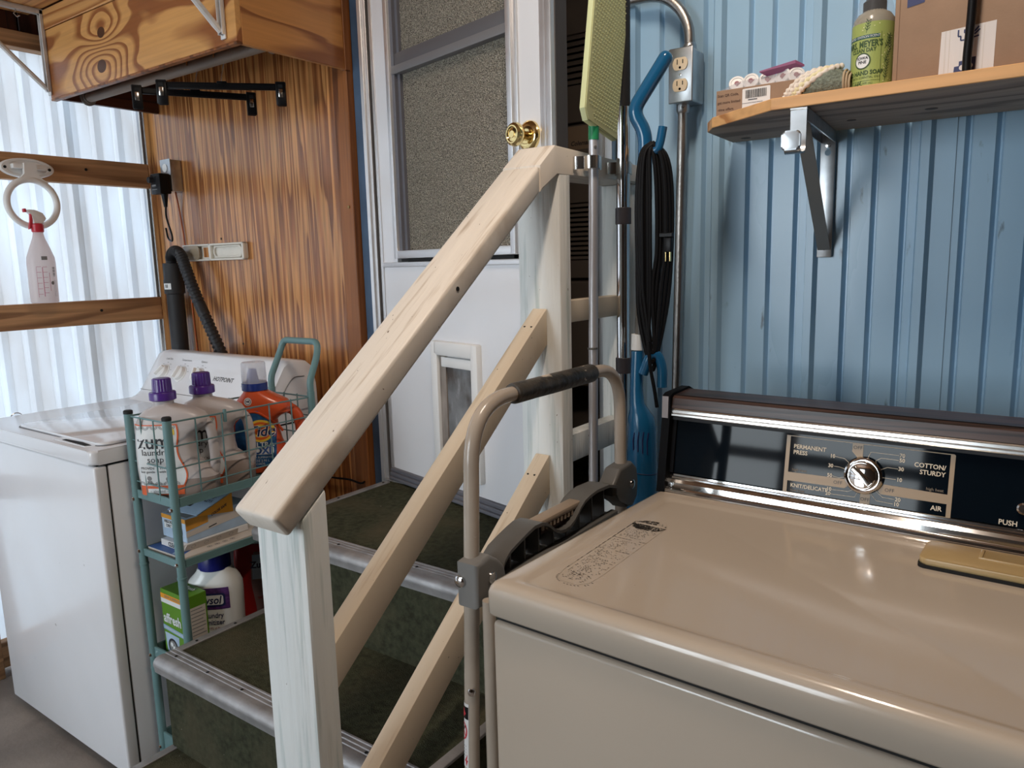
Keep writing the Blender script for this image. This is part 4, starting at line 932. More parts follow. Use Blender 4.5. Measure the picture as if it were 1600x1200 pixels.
build('flap', MB().hexa([(-1.7295,.970,.6512),(-1.7275,.970,.6512),(-1.7275,1.125,.6512),(-1.7295,1.125,.6512)], [(-1.718,.974,.670),(-1.716,.974,.670),(-1.716,1.120,.670),(-1.718,1.120,.670)]), CREAMC, wbx, smooth=0)
lettering('CLEAN', .016, plane_fn((-1.772,.9692,.6596), (.85,0,0), (0,0,1)), INK, wbx, bold=.0004)
patch(sum([line_poly([(.02+.042*k+.007*math.cos(a), .011+.006*math.sin(a)) for a in [2*pi*i/10 for i in range(11)]], .0012) for k in range(4)], []), plane_fn((-1.7270,.978,.652), (0,.85,0), Vector((.0115,0,.0188)).normalized()*.85), INKG, wbx, 'printed_icons')
db = root('dryer_sheet_box', (-1.762, 1.06, .677), 'orange white and blue tissue-style box with its lid torn open', 'box')
build('carton', MB().box(-1.842, -1.733, .985, 1.17, .6685, .7295, .0015, 1), SKYCARD, db)
fs = plane_fn((-1.7324,.985,.6685), (0,1,0), (0,0,1))
ORFADE = mat('orange_faded_print', (.62,.28,.04), .45, var=.15, vscale=25)
patch([[(0,.030),(.062,.038),(.062,.061),(0,.061)]], fs, ORFADE, db, 'orange_print')
patch([[(0,.014),(.187,.030),(.187,.055),(.062,.050),(.062,.034),(0,.027)]], plane_fn((-1.7322,.985,.6685), (0,1,0), (0,0,1)), CREAMC, db, 'pale_print')
patch([[(.062,.022),(.085,.026),(.085,.029),(.062,.025)]], plane_fn((-1.732,.985,.6685), (0,1,0), (0,0,1)), INK, db, 'lettering_line')
ff2 = plane_fn((-1.842,.9845,.6685), (.94,0,0), (0,0,1))
patch([[(0,.050),(.116,.050),(.116,.061),(0,.061)]], ff2, ORFADE, db, 'orange_print')
patch([[(.012,.024),(.060,.030),(.060,.048),(.012,.046)]], plane_fn((-1.842,.9843,.6685), (.94,0,0), (0,0,1)), LABELW, db, 'white_print')
lettering('ABSORB\nDIRT', .011, plane_fn((-1.809,.984,.7055), (1,0,0), (0,0,1)), INK, db, bold=.0003)
patch([[(.088+.014*math.sin(t)*(1-.0)*(.5+.5*math.cos(t/2)), .028-.016*math.cos(t)+.006*(t > 2.6)*(t < 3.7)) for t in [2*pi*i/20 for i in range(20)]]], plane_fn((-1.842,.9840,.6685), (.94,0,0), (0,0,1)), BOXBLUE, db, 'water_drop')
build('top_slot', MB().prism([(.01,.008),(.105,.010),(.100,.060),(.055,.075),(.015,.06)], (-1.842,.985,.7296), (.94,0,0), (0,1,0), (0,0,.0006)), INKG, db, smooth=0)
l0, l1 = Vector((-1.733,1.018,.7305)), Vector((-1.733,1.120,.766)); lu = (l1-l0)
lidm = MB().hexa([l0, l1, l1+Vector((-.10,-.02,.004)), l0+Vector((-.10,-.02,.004))], [l0+Vector((0,-.001,.002)), l1+Vector((0,-.001,.002)), l1+Vector((-.10,-.021,.006)), l0+Vector((-.10,-.021,.006))])
lo = build('torn_lid', lidm, SKYCARD, db, smooth=0)
build('lid_side', MB().hexa([l0+Vector((.0005,0,-.001)), l1+Vector((.0005,0,-.001)), l1+Vector((.0005,0,-.052)), l0+Vector((.0005,.008,-.003))], [l0+Vector((.0015,0,-.001)), l1+Vector((.0015,0,-.001)), l1+Vector((.0015,0,-.052)), l0+Vector((.0015,.008,-.003))]), ORNGB, db, smooth=0)
lf_ = lambda a, b: l0+lu*(a/.13)+Vector((-.10,-.02,.004))*(b/.10)+Vector((0,-.0005,.0032))
lettering('24 CT\nLOADS', .017, lambda a, b: lf_(.075+b*1, .035-a*1), INK, db)
patch([[(.075,.062),(.120,.062),(.120,.088),(.075,.088)]], lf_, YELLOWL, db, 'yellow_print'); patch([[(.03,.05),(.045,.05),(.045,.085),(.03,.085)]], lf_, INK, db, 'lettering_line')
lettering('COLOR SAFE', .010, lambda a, b: l0+lu*((.078+a)/.13)+Vector((.0018,0,-.022+b)), INK, db, bold=.0003)

# ================================================================= THIRD TIER
af = root('cleaner_box', (-1.760, .975, .354), 'green and white washer cleaner box on the third cart shelf', 'box')
build('carton', MB().box(-1.824, -1.708, .952, 1.008, .354, .541, .001, 1), GREENB, af)
fn_ = plane_fn((-1.824,.9515,.354), (1,0,0), (0,0,1)); fn2_ = plane_fn((-1.824,.9512,.354), (1,0,0), (0,0,1))
patch([[(0,.163),(.116,.163),(.116,.176),(0,.176)]], fn_, ORNGB, af, 'orange_band')
patch([[(0,.151),(.116,.151),(.116,.163),(0,.163)]], fn_, LABELW, af, 'white_band')
lettering('NEW & IMPROVED', .010, plane_fn((-1.764,.951,.5235), (1,0,0), (0,0,1)), INKG, af)
lettering('affresh', .036, plane_fn((-1.778,.951,.464), (1,0,0), (0,0,1)), LABELW, af, bold=.0010, narrow=.82)
patch([[(0,.078),(.116,.070),(.116,.082),(0,.090)]], fn_, LBLUE, af, 'blue_band')
lettering('WASHING MACHINE CLEANER', .0075, lambda a, b: Vector((-1.764+a, .951, .434+b-.07*a)), LABELW, af, bold=.0002)
patch([[(.012,.0),(.062,.0),(.070,.068),(.005,.070)]], fn_, SKYCARD, af, 'washer_picture'); patch([circ(.038,.036,.022,24)], fn2_, INK, af, 'washer_picture'); patch([circ(.038,.036,.016,24)], plane_fn((-1.824,.951,.354), (1,0,0), (0,0,1)), INKG, af, 'washer_picture')
patch([circ(.033,.041,.006,12), circ(.043,.033,.006,12)], plane_fn((-1.824,.9508,.354), (1,0,0), (0,0,1)), LABELW, af, 'tablet_picture')
fr_ = plane_fn((-1.7075,.952,.354), (0,1,0), (0,0,1))
patch([[(.005,.060),(.051,.060),(.051,.155),(.005,.155)]], fr_, CREAMC, af, 'text_panel')
patch(sum([line_poly([(.010,.148-.0095*k),(.048 if k % 3 else .042,.148-.0095*k)], .0022) for k in range(9)], []), plane_fn((-1.7072,.952,.354), (0,1,0), (0,0,1)), INKG, af, 'text_lines')
patch([[(.030,.020),(.085,.020),(.085,.045),(.030,.045)]], plane_fn((-1.815,.960,.5414), (1,0,0), (0,1,0)), mat('dark_green_print', (.05,.15,.012), .4), af, 'top_print')
lettering('affresh', .018, plane_fn((-1.757,.992,.5418), (1,0,0), (0,1,0)), LABELW, af, bold=.0003)
lc = (-1.760,1.066,.354)
ly = root('sanitizer_bottle', lc, 'white laundry sanitizer bottle with dark blue cap behind the green box', 'bottle')
LR = [(0,-.060,.062,.034), (.004,-.066,.068,.040), (.014,-.068,.070,.042), (.070,-.067,.069,.042), (.12,-.068,.070,.042), (.155,-.070,.071,.042), (.175,-.069,.070,.041), (.190,-.062,.064,.039), (.202,-.050,.056,.036), (.212,-.042,.048,.034), (.222,-.038,.044,.033)]
lb = Bottle(lc, LR, 2.8)
build('body', lb.mesh(), mat('white_bottle', (.74,.75,.73), .28, coat=.3), ly)
build('cap', MB().lathe([(.038,0), (.041,.002), (.0405,.034), (.038,.040), (.030,.043), (0,.043)], lb.P(.004,0,.218), (0,0,1), 36), mat('dark_blue_cap', (.008,.012,.16), .3), ly)
lb.skin(lambda z: -.056, lambda z: .046-.10*max(0, z-.16)**1.0, (.118,.176), PURPLEL, ly, 'label', .0008)
lb.skin(lambda z: -.056, lambda z: .042, (.004,.048), PURPLEL, ly, 'label', .0008)
f = lb.fn(.0014)
patch([rrect(-.040,.036,.126,.162,.008)], f, NAVY, ly, 'logo_plate'); patch([rrect(-.034,.031,.131,.157,.006)], lb.fn(.0018), LABELW, ly, 'logo_plate')
lettering('Lysol', .030, lambda a, z: lb.fn(.0022)(-.002+a, .143+z), NAVY, ly, bold=.0006, shear=.25, narrow=.85)
lettering('Laundry\nSanitizer', .019, lambda a, z: f(.002+a, .092+z), NAVY, ly, bold=.0002, narrow=.85)
lettering('Kills 99.9% of Bacteria', .009, lambda a, z: f(.002+a, .066+z), DRKRED, ly, narrow=.85)
patch([circ(.030,.036,.007,16)], lb.fn(.0016), LABELW, ly, 'round_badge'); lettering('HE', .007, lambda a, z: lb.fn(.002)(.030+a, .036+z), PURPLEL, ly)
rp = root('red_pouch', (-1.755, 1.20, .354), 'dark red pouch with a pale label behind the white sanitizer bottle', 'pouch')
rb = Bottle((-1.757,1.185,.354), [(0,-.045,.060,.030), (.006,-.050,.066,.036), (.05,-.052,.066,.034), (.11,-.052,.055,.028), (.16,-.052,.046,.022), (.20,-.052,.048,.014), (.232,-.050,.050,.004), (.242,-.050,.050,.002)], 2.4)
build('pouch_body', rb.mesh(), REDP, rp)
rb.skin(lambda z: .002+.006*math.sin(z*30), lambda z: rb.row(z)[1]-.004, (.030,.222), mat('dull_rose_label', (.24,.15,.15), .4, var=.2, vscale=30), rp, 'label', .001)
rb.skin(lambda z: .0+.0*z, lambda z: .036, (.150,.215), SKYCARD, rp, 'label', .0016)
lettering('Zum', .024, lambda a, z: rb.fn(.0022)(.019+a, .188+z), NAVY, rp, bold=.0008)
lettering('wash', .016, lambda a, z: rb.fn(.002)(.028+a, .10+z), DRKRED, rp)
# bottom tier: woven white basket
bw = root('woven_basket', (-1.775, 1.02, .082), 'white woven plastic basket on the bottom cart shelf', 'basket')
build('basket_wall', MB().loft([[Vector((-1.775+sx*w, 1.02+sy*d, z)) for sx, sy in ((-1,-1),(1,-1),(1,1),(-1,1))] for w, d, z in ((.058,.045,.082), (.066,.055,.19), (.063,.052,.19), (.055,.042,.086))], cap=False), WPLAST, bw, smooth=0)
wv = MB()
for k in range(12):
    x = -1.836+.011*k
    wv.cyl((x,.9735,.086), (x-.0005,.9655,.188), .0022, n=5)
for k in range(9):
    z = .09+.011*k; y = .975-.010*(z-.082)/.108
    wv.cyl((-1.836,y-.0015,z), (-1.712,y-.0015,z), .0022, n=5)
o_ = build('weave', wv, WPLAST, bw); o_['kind'] = 'stuff'

# ================================================================= DRYER
DA = math.radians(-2.1); DO = Vector((-.612, .780, 0))
DX = Vector((math.cos(DA), math.sin(DA), 0)); DY = Vector((-math.sin(DA), math.cos(DA), 0))
MR = Matrix(((DX.x, DY.x, 0, DO.x), (DX.y, DY.y, 0, DO.y), (0, 0, 1, 0), (0, 0, 0, 1)))
def dl(x, y, z): return DO+DX*x+DY*y+Vector((0,0,z))
dr = root('clothes_dryer', tuple(dl(.36,.32,0)), 'almond clothes dryer with black glass control panel in the right foreground', 'dryer')
DWd, DD_ = .735, .635
build('cabinet', MB().box(0, DWd, .018, DD_, .03, .862, .006, 3, MR), ALMOND, dr)
build('front_panel', MB().box(.001, DWd-.001, .001, .020, .06, .852, .007, 4, MR), ALMOND, dr)
build('toe_panel', MB().box(.01, DWd-.01, .02, .04, 0, .06, 0, 1, MR), BLACKM, dr)
build('seam_gap', MB().box(.004, DWd-.004, .008, DD_-.01, .845, .868, 0, 1, MR), DARK, dr, smooth=0)
# pressed top: rolled edge, raised border, shallow well, all one sheet
def ring_d(ins, z, r): return [dl(a, b_, z) for a, b_ in rrect(-.004+ins, DWd+.004-ins, -.006+ins, DD_-ins, r, 6)]
rings = [ring_d(.003,.862,.010), ring_d(.0,.866,.010), ring_d(0,.896,.011), ring_d(.002,.903,.012), ring_d(.006,.908,.012), ring_d(.012,.910,.013)]
for ins, z in ((.030,.9102), (.036,.9096), (.042,.9072), (.047,.9062)):
    rings.append([dl(a, b_, z) for a, b_ in rrect(-.004+ins, DWd+.004-ins, -.006+ins*.8, .478-(ins-.03), .014, 6)])
build('top_panel', MB().loft(rings), ALMOND, dr, smooth=50)
# worn instruction print on the well
def topf(z): return lambda a, b: dl(a-.002-.055*(b-.05), b, z)
random.seed(5)
wp_ = []
lx0, lx1, ly0, ly1 = .062, .118, .062, .352
W0 = lambda t: lx0+.0*t
def tick(x, y, w, h): wp_.append([(x,y),(x+w,y),(x+w,y+h),(x,y+h)])
for k in range(46):   # left border, broken
    y = ly0+.012+(ly1-ly0-.03)*k/46
    if random.random() < (.95 if y > .24 else .45): tick(lx0-.0012, y, .0016 if y > .25 else .0011, .0058)
for a in [pi*i/16 for i in range(17)]:
    if random.random() < .8: tick(lx0+.028-.028*math.cos(a), ly0+.018-.022*math.sin(a), .003, .0011)
for y0, y1_, dens in ((.262,.300,.5), (.205,.245,.36), (.100,.195,.42)):
    y = y0
    while y < y1_:
        x = lx0+.005
        while x < lx1-.004:
            w = random.uniform(.0008, .0035)
            if random.random() < dens*1.25*(1.0 if x < .1 else .6): tick(x, y, w, random.uniform(.0008, .0016))
            x += w+random.uniform(.0008, .003)
        y += .0042
for y in (.252, .200):
    x = lx0
    while x < lx1-.004:
        w = random.uniform(.003,.007)
        if random.random() < .72: tick(x, y, w, .0012)
        x += w+.0012
for k in range(60):
    tick(random.uniform(lx0+.006,lx1-.01), random.uniform(.074,.098), random.uniform(.001,.004), .0007)
patch(wp_, topf(.9066), mat('worn_black_print', (.065,.055,.045), .5), dr, 'worn_print')
blob = []
for k in range(1500):
    x, y = random.uniform(lx0,lx1+.002), random.uniform(.304,.352)
    cx_, cy_ = .5*(lx0+lx1), .325
    if ((x-cx_)/.029)**2+((y-cy_)/.024)**2 > 1: continue
    if .327 < y+.10*(x-lx0)*.3 < .3345: continue
    if random.random() < .55+.4*(y < .326)-(.45 if x > .098 else 0): blob.append([(x,y),(x+.0026,y+.0002),(x+.0024,y+.0015),(x,y+.0013)])
patch(blob, topf(.9067), MATS['worn_black_print'], dr, 'worn_logo')
outl = [(lx0+.0,.34), (lx0-.001,.10), (lx0+.004,.075), (lx0+.016,.064), (lx1-.014,.064), (lx1-.002,.078), (lx1+.001,.11), (lx1+.002,.33), (lx1-.006,.35)]
patch(line_poly(outl, .0007), topf(.90655), mat('faint_print', (.36,.30,.23), .4), dr, 'label_outline')
# lint door
ln = build('lint_door', MB().prism([(a, b_) for a, b_ in rrect(.462, .690, .388, .470, .010, 5)], dl(0,0,.9108), DX, DY, (0,0,.0095), .003, 3), GOLDB, dr)
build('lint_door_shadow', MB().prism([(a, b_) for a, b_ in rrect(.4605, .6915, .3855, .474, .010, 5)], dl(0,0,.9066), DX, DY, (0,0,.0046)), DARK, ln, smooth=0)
build('finger_recess', MB().box(.535, .62, .430, .462, .9195, .9207, .0005, 1, MR), mat('gold_recess', (.36,.25,.11), .4), ln)
build('recess_lip', MB().box(.530, .625, .427, .4305, .919, .9225, .001, 2, MR).box(.530, .5345, .4305, .464, .919, .9225, .001, 2, MR), GOLDB, ln)
# console: chrome base, glass face, chrome lip, walnut hood, end cap
def ext(poly, x0, x1): return MB().prism(poly, DO+DX*x0, DY, (0,0,1), DX*(x1-x0))
CL, CR = .014, .728
cb = [(.502,.9105), (.500,.913), (.5015,.917), (.506,.9178), (.507,.919), (.5085,.9285), (.513,.9335), (.517,.9345), (.518,.9375), (.521,.938), (.5215,.9415), (.5245,.9435), (.530,.9445), (.56,.9445), (.56,.9105)]
build('chrome_base', ext(cb, CL, CR), CHROME, dr, smooth=25)
build('base_screw', MB().lathe([(.0045,0), (.004,.0018), (0,.0022)], dl(.024,.5075,.9245), (DY*-1+Vector((0,0,.1))), 12), SCREW, dr)
G0 = DO+DY*.5230+Vector((0,0,.945)); GT = (DY*.016+Vector((0,0,.101))).normalized(); GN = DX.cross(GT).normalized()
build('glass_panel', MB().prism([(.523,.9435), (.5395,1.047), (.56,1.047), (.56,.9435)], DO+DX*CL, DY, (0,0,1), DX*(CR-CL)), GLASSB, dr, smooth=0)
build('panel_top_rail', ext([(.531,1.0435), (.533,1.0515), (.56,1.0515), (.56,1.0435)], CL, CR), BLACKM, dr)
build('glass_frame', ext([(.5185,.9445), (.5345,1.045), (.545,1.045), (.545,.9445)], CL, CL+.008), CAPB, dr)
build('chrome_lip', ext([(.526,1.0505), (.5245,1.0525), (.525,1.0555), (.5275,1.0565), (.5265,1.058), (.5275,1.0625), (.5295,1.0635), (.5285,1.0645), (.530,1.067), (.56,1.067), (.56,1.0505)], CL-.002, CR), CHROMEB, dr, smooth=25)
build('walnut_hood', ext([(.528,1.0668), (.532,1.0845), (.540,1.0895), (.602,1.0925), (.62,1.085), (.62,1.0668)], CL-.002, CR), WALNUT, dr, smooth=20)
build('hood_seam', ext([(.5385,1.0890), (.5405,1.0902), (.5415,1.0898), (.540,1.0888)], CL, CR), BLACK, dr, smooth=0)
build('console_back', ext([(.555,.905), (.555,1.067), (.62,1.067), (.628,.905)], CL, CR), BLACKM, dr)
build('end_cap', ext([(.498,.909), (.5195,1.045), (.522,1.089), (.533,1.094), (.604,1.097), (.626,1.088), (.634,.909)], -.002, CL), CAPB, dr, smooth=30)
build('end_cap', ext([(.498,.909), (.5195,1.045), (.522,1.089), (.533,1.094), (.604,1.097), (.626,1.088), (.634,.909)], CR, CR+.014), CAPB, dr, smooth=30)
build('end_cap_edge', ext([(.5185,1.048), (.5205,1.088), (.5235,1.089), (.5215,1.048)], -.0015, CL-.003), mat('grey_worn_edge', (.30,.29,.31), .4), dr)
def gp_(a, s, n=0): return G0+DX*a+GT*s+GN*n
gf = lambda n: (lambda a, b: gp_(a, b, n))
def gl(x, s): return lambda a, b: gp_(x+a, s+b, .0007)
fr1 = []
fr1 += [[(.227,-.004),(.2335,-.004),(.2335,.0945),(.227,.0945)], [(.4745,-.004),(.481,-.003),(.481,.093),(.479,.0945),(.4745,.0945)],
        [(.2335,.0932),(.4745,.0932),(.4745,.0945),(.2335,.0945)], [(.2335,-.004),(.4745,-.004),(.4745,-.0025),(.2335,-.0025)],
        [(.2335,.0168),(.326,.0180),(.331,.022),(.326,.0330),(.2335,.0315)], [(.4745,.0172),(.381,.0170),(.377,.0215),(.3845,.0335),(.4745,.0318)],
        [(.3335,.0932),(.3502,.0932),(.3502,.074),(.345,.068),(.3335,.080)], [(.3513,-.0025),(.3662,-.0025),(.3662,.0145),(.3588,.016),(.3513,.012)]]
patch(fr1, gf(.0005), GOLDP, dr, 'gold_frame')
LB = dict(bold=.0002, narrow=.95)
for s_, x, y, sz, al in (('PERMANENT', .2398, .0765, .0098, 'LEFT'), ('PRESS', .2398, .0665, .0098, 'LEFT'), ('KNIT/DELICATE', .2392, .0095, .0092, 'LEFT'),
                     ('COTTON/', .4695, .0715, .0100, 'RIGHT'), ('STURDY', .4695, .0610, .0100, 'RIGHT'), ('AIR', .4685, .0080, .0105, 'RIGHT')):
    lettering(s_, sz, gl(x, y), CREAMP, dr, align=al, **LB)
for s_, x, y in (('10', .304, .068), ('30', .3022, .0518), ('50', .3018, .0355), ('10', .3025, .0126), ('20', .3015, .0052), ('70', .408, .0825), ('50', .4083, .0748), ('30', .4078, .061), ('10', .4066, .0438), ('20', .4069, .0122), ('10', .4053, .0046)):
    lettering(s_, .0086, gl(x, y), CREAMP, dr, **LB)
for s_, x, y, al in (('OFF', .3419, .0868, 'CENTER'), ('OFF', .3155, .0252, 'CENTER'), ('OFF', .3938, .0248, 'CENTER'), ('OFF', .3588, .0045, 'CENTER')):
    lettering(s_, .0082, gl(x, y), INK, dr, align=al)
for s_, x, y, al in (('high heat', .4690, .0365, 'RIGHT'), ('high heat', .2400, .0365, 'LEFT'), ('low heat', .2400, .0015, 'LEFT')):
    lettering(s_, .0066, gl(x, y), TANP, dr, align=al)
lettering('PUSH', .0105, gl(.5545, .0035), CREAMP, dr, **LB); lettering('TO START', .0105, gl(.585, .0035), CREAMP, dr, align='LEFT', **LB)
ld = []
for p in ([(.3085,.068),(.323,.0665),(.331,.060)], [(.3075,.0518),(.316,.0515),(.325,.0495)], [(.307,.0352),(.317,.0335),(.326,.0365)], [(.307,.0126),(.332,.0135),(.340,.0175)], [(.306,.0052),(.343,.006),(.347,.0145)],
          [(.4035,.0825),(.362,.0825),(.3585,.0735)], [(.4035,.0748),(.378,.0748),(.3695,.069)], [(.4035,.061),(.388,.0612),(.379,.0565)], [(.4015,.0438),(.382,.0440)], [(.402,.0122),(.385,.0125),(.373,.0215)], [(.4005,.0046),(.376,.0056),(.366,.016)]):
    ld += line_poly(p, .0006)
patch(ld, gf(.0007), CREAMP, dr, 'leader_lines')
kk = gp_(.3545, .0435)
kb_ = build('dial', MB().lathe([(.030,0), (.0305,.004), (.029,.0075), (.0265,.0085), (.0235,.0075), (.022,.009), (.0205,.0140), (.018,.0152), (0,.0152)], kk, GN, 44), CHROME, dr)
dg = (DX*.76-GT*.65).normalized(); dgn = GN.cross(dg)
kt = kk+GN*.0150
build('dial_grip', MB().hexa([kt+dg*a+dgn*b_ for a, b_ in ((-.019,-.0055),(.019,-.0055),(.019,.0055),(-.019,.0055))], [kt+GN*.0125+dg*a+dgn*b_ for a, b_ in ((-.018,-.0035),(.018,-.0035),(.018,.0035),(-.018,.0035))], .0012, 2), CHROMEB, kb_)
build('start_button', MB().lathe([(.0085,0), (.0085,.006), (.006,.008), (0,.008)], gp_(.572,.028), GN, 20), CHROME, dr)

# ================================================================= FOLDED STEP LADDER
sl_ = root('step_ladder', (-.68, 1.06, 0), 'folded taupe step ladder with worn dark grip beside the dryer', 'ladder')
LXc = -.682
fp_ = fillet([(LXc,.783,0), (LXc,.838,1.142), (LXc,1.296,1.142), (LXc,1.312,0)], .088, 9)
build('front_frame', MB().tube(fp_, .0118, 16), TAUPE, sl_)
build('hand_grip', MB().lathe([(.0125,0), (.0158,.001), (.0168,.006), (.0165,.06), (.0170,.12), (.0165,.19), (.0168,.242), (.0155,.248), (.0125,.249)], (LXc,.940,1.142), (0,1,0), 22), GRIP, sl_)
for y, yb in ((.812,.806), (1.305,1.33)):
    build('rear_leg', MB().tube([(-.640,y,.862), (-.640,yb,.0)], .0098, 12), TAUPE, sl_)
for y, yb in ((.783,.806), (1.312,1.33)):
    build('foot_cap', MB().cyl((LXc,y,0), (LXc,y,.045), .0145, n=14), BLACKM, sl_)
    build('foot_cap', MB().cyl((-.640,yb,0), (-.640,yb,.045), .0125, n=14), BLACKM, sl_)
# near bracket wraps the leg; the far one mirrors it
nb = [(.803,.846), (.803,.914), (.838,.919), (.858,.906), (.872,.892), (.877,.872), (.872,.856), (.854,.850), (.840,.842)]
br1 = build('hinge_bracket', MB().prism(nb, (-.6935,0,0), (0,1,0), (0,0,1), (.040,0,0), .007, 4), GREYM, sl_)
fb_ = [(1.236,.922), (1.262,.946), (1.312,.950), (1.332,.934), (1.338,.905), (1.334,.874), (1.315,.858), (1.286,.862), (1.262,.888), (1.236,.898)]
br2 = build('hinge_bracket', MB().prism(fb_, (-.698,0,0), (0,1,0), (0,0,1), (.036,0,0), .006, 4), GREYP, sl_)
for p, a, b_ in (((-.6535,.838,.884), (1,0,0), br1), ((-.685,.8025,.884), (0,-1,0), br1), ((-.6615,1.308,.905), (1,0,0), br2)):
    build('rivet', MB().lathe([(.0095,0), (.009,.0025), (.0055,.0045), (0,.005)], p, a, 18), CHROME, b_)
build('leg_rivet', MB().lathe([(.0065,0), (.006,.002), (.003,.0034), (0,.0036)], (LXc+.007, .817-.0095, .708), (.55,-.83,0), 14), CHROME, sl_)
# folded plastic platform: flange following the outline, web behind, ribs, lower lip
TOPL = [Vector((0,a,b_)) for a, b_ in ((.868,.884), (.876,.898), (.890,.908), (.915,.916), (.940,.923), (.958,.927), (.980,.926), (.996,.920), (1.008,.911), (1.020,.902), (1.034,.8955), (1.050,.893), (1.066,.8945), (1.080,.900), (1.092,.909), (1.103,.918), (1.116,.925), (1.135,.930), (1.160,.933), (1.205,.931), (1.242,.920))]
pf_ = build('platform', MB().prism([(v.y, v.z) for v in TOPL]+[(v.y, v.z-.0055) for v in reversed(TOPL)], (-.700,0,0), (0,1,0), (0,0,1), (.044,0,0)), GREYP, sl_, smooth=40)
BOT = lambda y: .864+.0*(y-.87)+.020*(y-.87)/.37
build('platform_web', MB().prism([(v.y, v.z-.004) for v in TOPL]+[(1.242,BOT(1.242)), (.868,BOT(.868))], (-.700,0,0), (0,1,0), (0,0,1), (.004,0,0)), BLACKM, pf_, smooth=0)
build('platform_lip', MB().box(-.672, -.656, .872, 1.240, .862, .872, .003, 2).box(-.700, -.656, .872, 1.240, .858, .864), GREYP, pf_)
def topz(y):
    for p, q in zip(TOPL[:-1], TOPL[1:]):
        if y <= q.y: return p.z+(q.z-p.z)*(y-p.y)/(q.y-p.y)
    return TOPL[-1].z
for y in (.905, .945, .985, 1.03, 1.07, 1.115, 1.160, 1.205):
    build('platform_rib', MB().box(-.698, -.668, y-.0018, y+.0018, .866, topz(y)-.003), GREYP, pf_, smooth=0)
tt = build('folded_tread', MB().box(-.690, -.664, .980, 1.122, .9135, .924, .003, 2), mat('tan_tread_plastic', (.33,.255,.19), .5), sl_)
for k in range(11):
    y = .992+.0115*k
    build('tread_tooth', MB().box(-.668, -.6645, y, y+.006, .905, .914, .001, 1), MATS['tan_tread_plastic'], tt)
build('tread_underside', MB().box(-.695, -.672, .998, 1.10, .896, .9135), mat('dark_brown_gap', (.045,.025,.018), .7), tt, smooth=0)
# warning sticker on the near leg
lz = lambda z: Vector((LXc, .783+.055*z/1.142, z))
stf = lambda a, b: lz(.585+b)+Vector((math.sin(a/.0122-.35)*.0122, -math.cos(a/.0122-.35)*.0122, 0))
STW = mat('sticker_white', (.72,.71,.70), .4)
build('warning_sticker', MB().grid(lambda u, v: stf(-.012+.019*u, .103*v), 8, 2), STW, sl_)
stf2 = lambda a, b: lz(.585+b)+Vector((math.sin(a/.0124-.35)*.0124, -math.cos(a/.0124-.35)*.0124, 0))
patch([[(-.011+.0025*i,.078),(-.0085+.0025*i,.078),(-.0085+.0025*i,.098),(-.011+.0025*i,.098)] for i in range(7)], stf2, BLACK, sl_, 'sticker_print')
stf3 = lambda a, b: lz(.585+b)+Vector((math.sin(a/.0126-.35)*.0126, -math.cos(a/.0126-.35)*.0126, 0))
patch([[(-.010,.084),(-.004,.080),(.002,.087),(-.004,.095)]], stf3, REDS, sl_, 'sticker_print')
patch(line_poly([(-.004+.0075*math.cos(a), .058+.013*math.sin(a)) for a in [2*pi*i/20 for i in range(21)]], .0024)+line_poly([(-.010,.066),(.002,.050)], .0022), stf3, REDS, sl_, 'prohibition_sign')
patch(line_poly([(-.007,.055),(-.002,.063)], .002)+[circ(-.001,.065,.0018,8)], stf2, BLACK, sl_, 'prohibition_sign')
patch(sum([line_poly([(-.009,.034-.005*k),(.002,.034-.005*k)], .0018) for k in range(4)], []), stf2, INKG, sl_, 'sticker_text')
patch([[(.002,.002),(.006,.012),(.003,.012),(.0055,.022),(-.001,.010),(.002,.010)]], stf3, REDS, sl_, 'sticker_print')

# ================================================================= WALL SHELF AND WHAT STANDS ON IT
SZ = 1.601
sh = root('wall_shelf', (0, 1.48, 1.582), 'raw wooden wall shelf with a clipped corner on the blue siding', 'shelf')
SP = [(-.413,1.322), (.95,1.322), (.95,1.628), (-.588,1.628), (-.578,1.462), (-.552,1.418)]
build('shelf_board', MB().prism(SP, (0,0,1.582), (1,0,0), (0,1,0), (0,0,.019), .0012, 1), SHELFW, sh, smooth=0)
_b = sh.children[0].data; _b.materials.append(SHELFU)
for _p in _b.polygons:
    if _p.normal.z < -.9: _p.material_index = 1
for kx, ky, kr in ((-.545,1.585,.010), (-.20,1.50,.010), (-.33,1.52,.008)):
    build('knot', MB().cyl((kx,ky,1.5821), (kx,ky,1.5815), kr, n=16), mat('knot_brown', (.10,.06,.035), .6) if 'knot_brown' not in MATS else MATS['knot_brown'], sh)
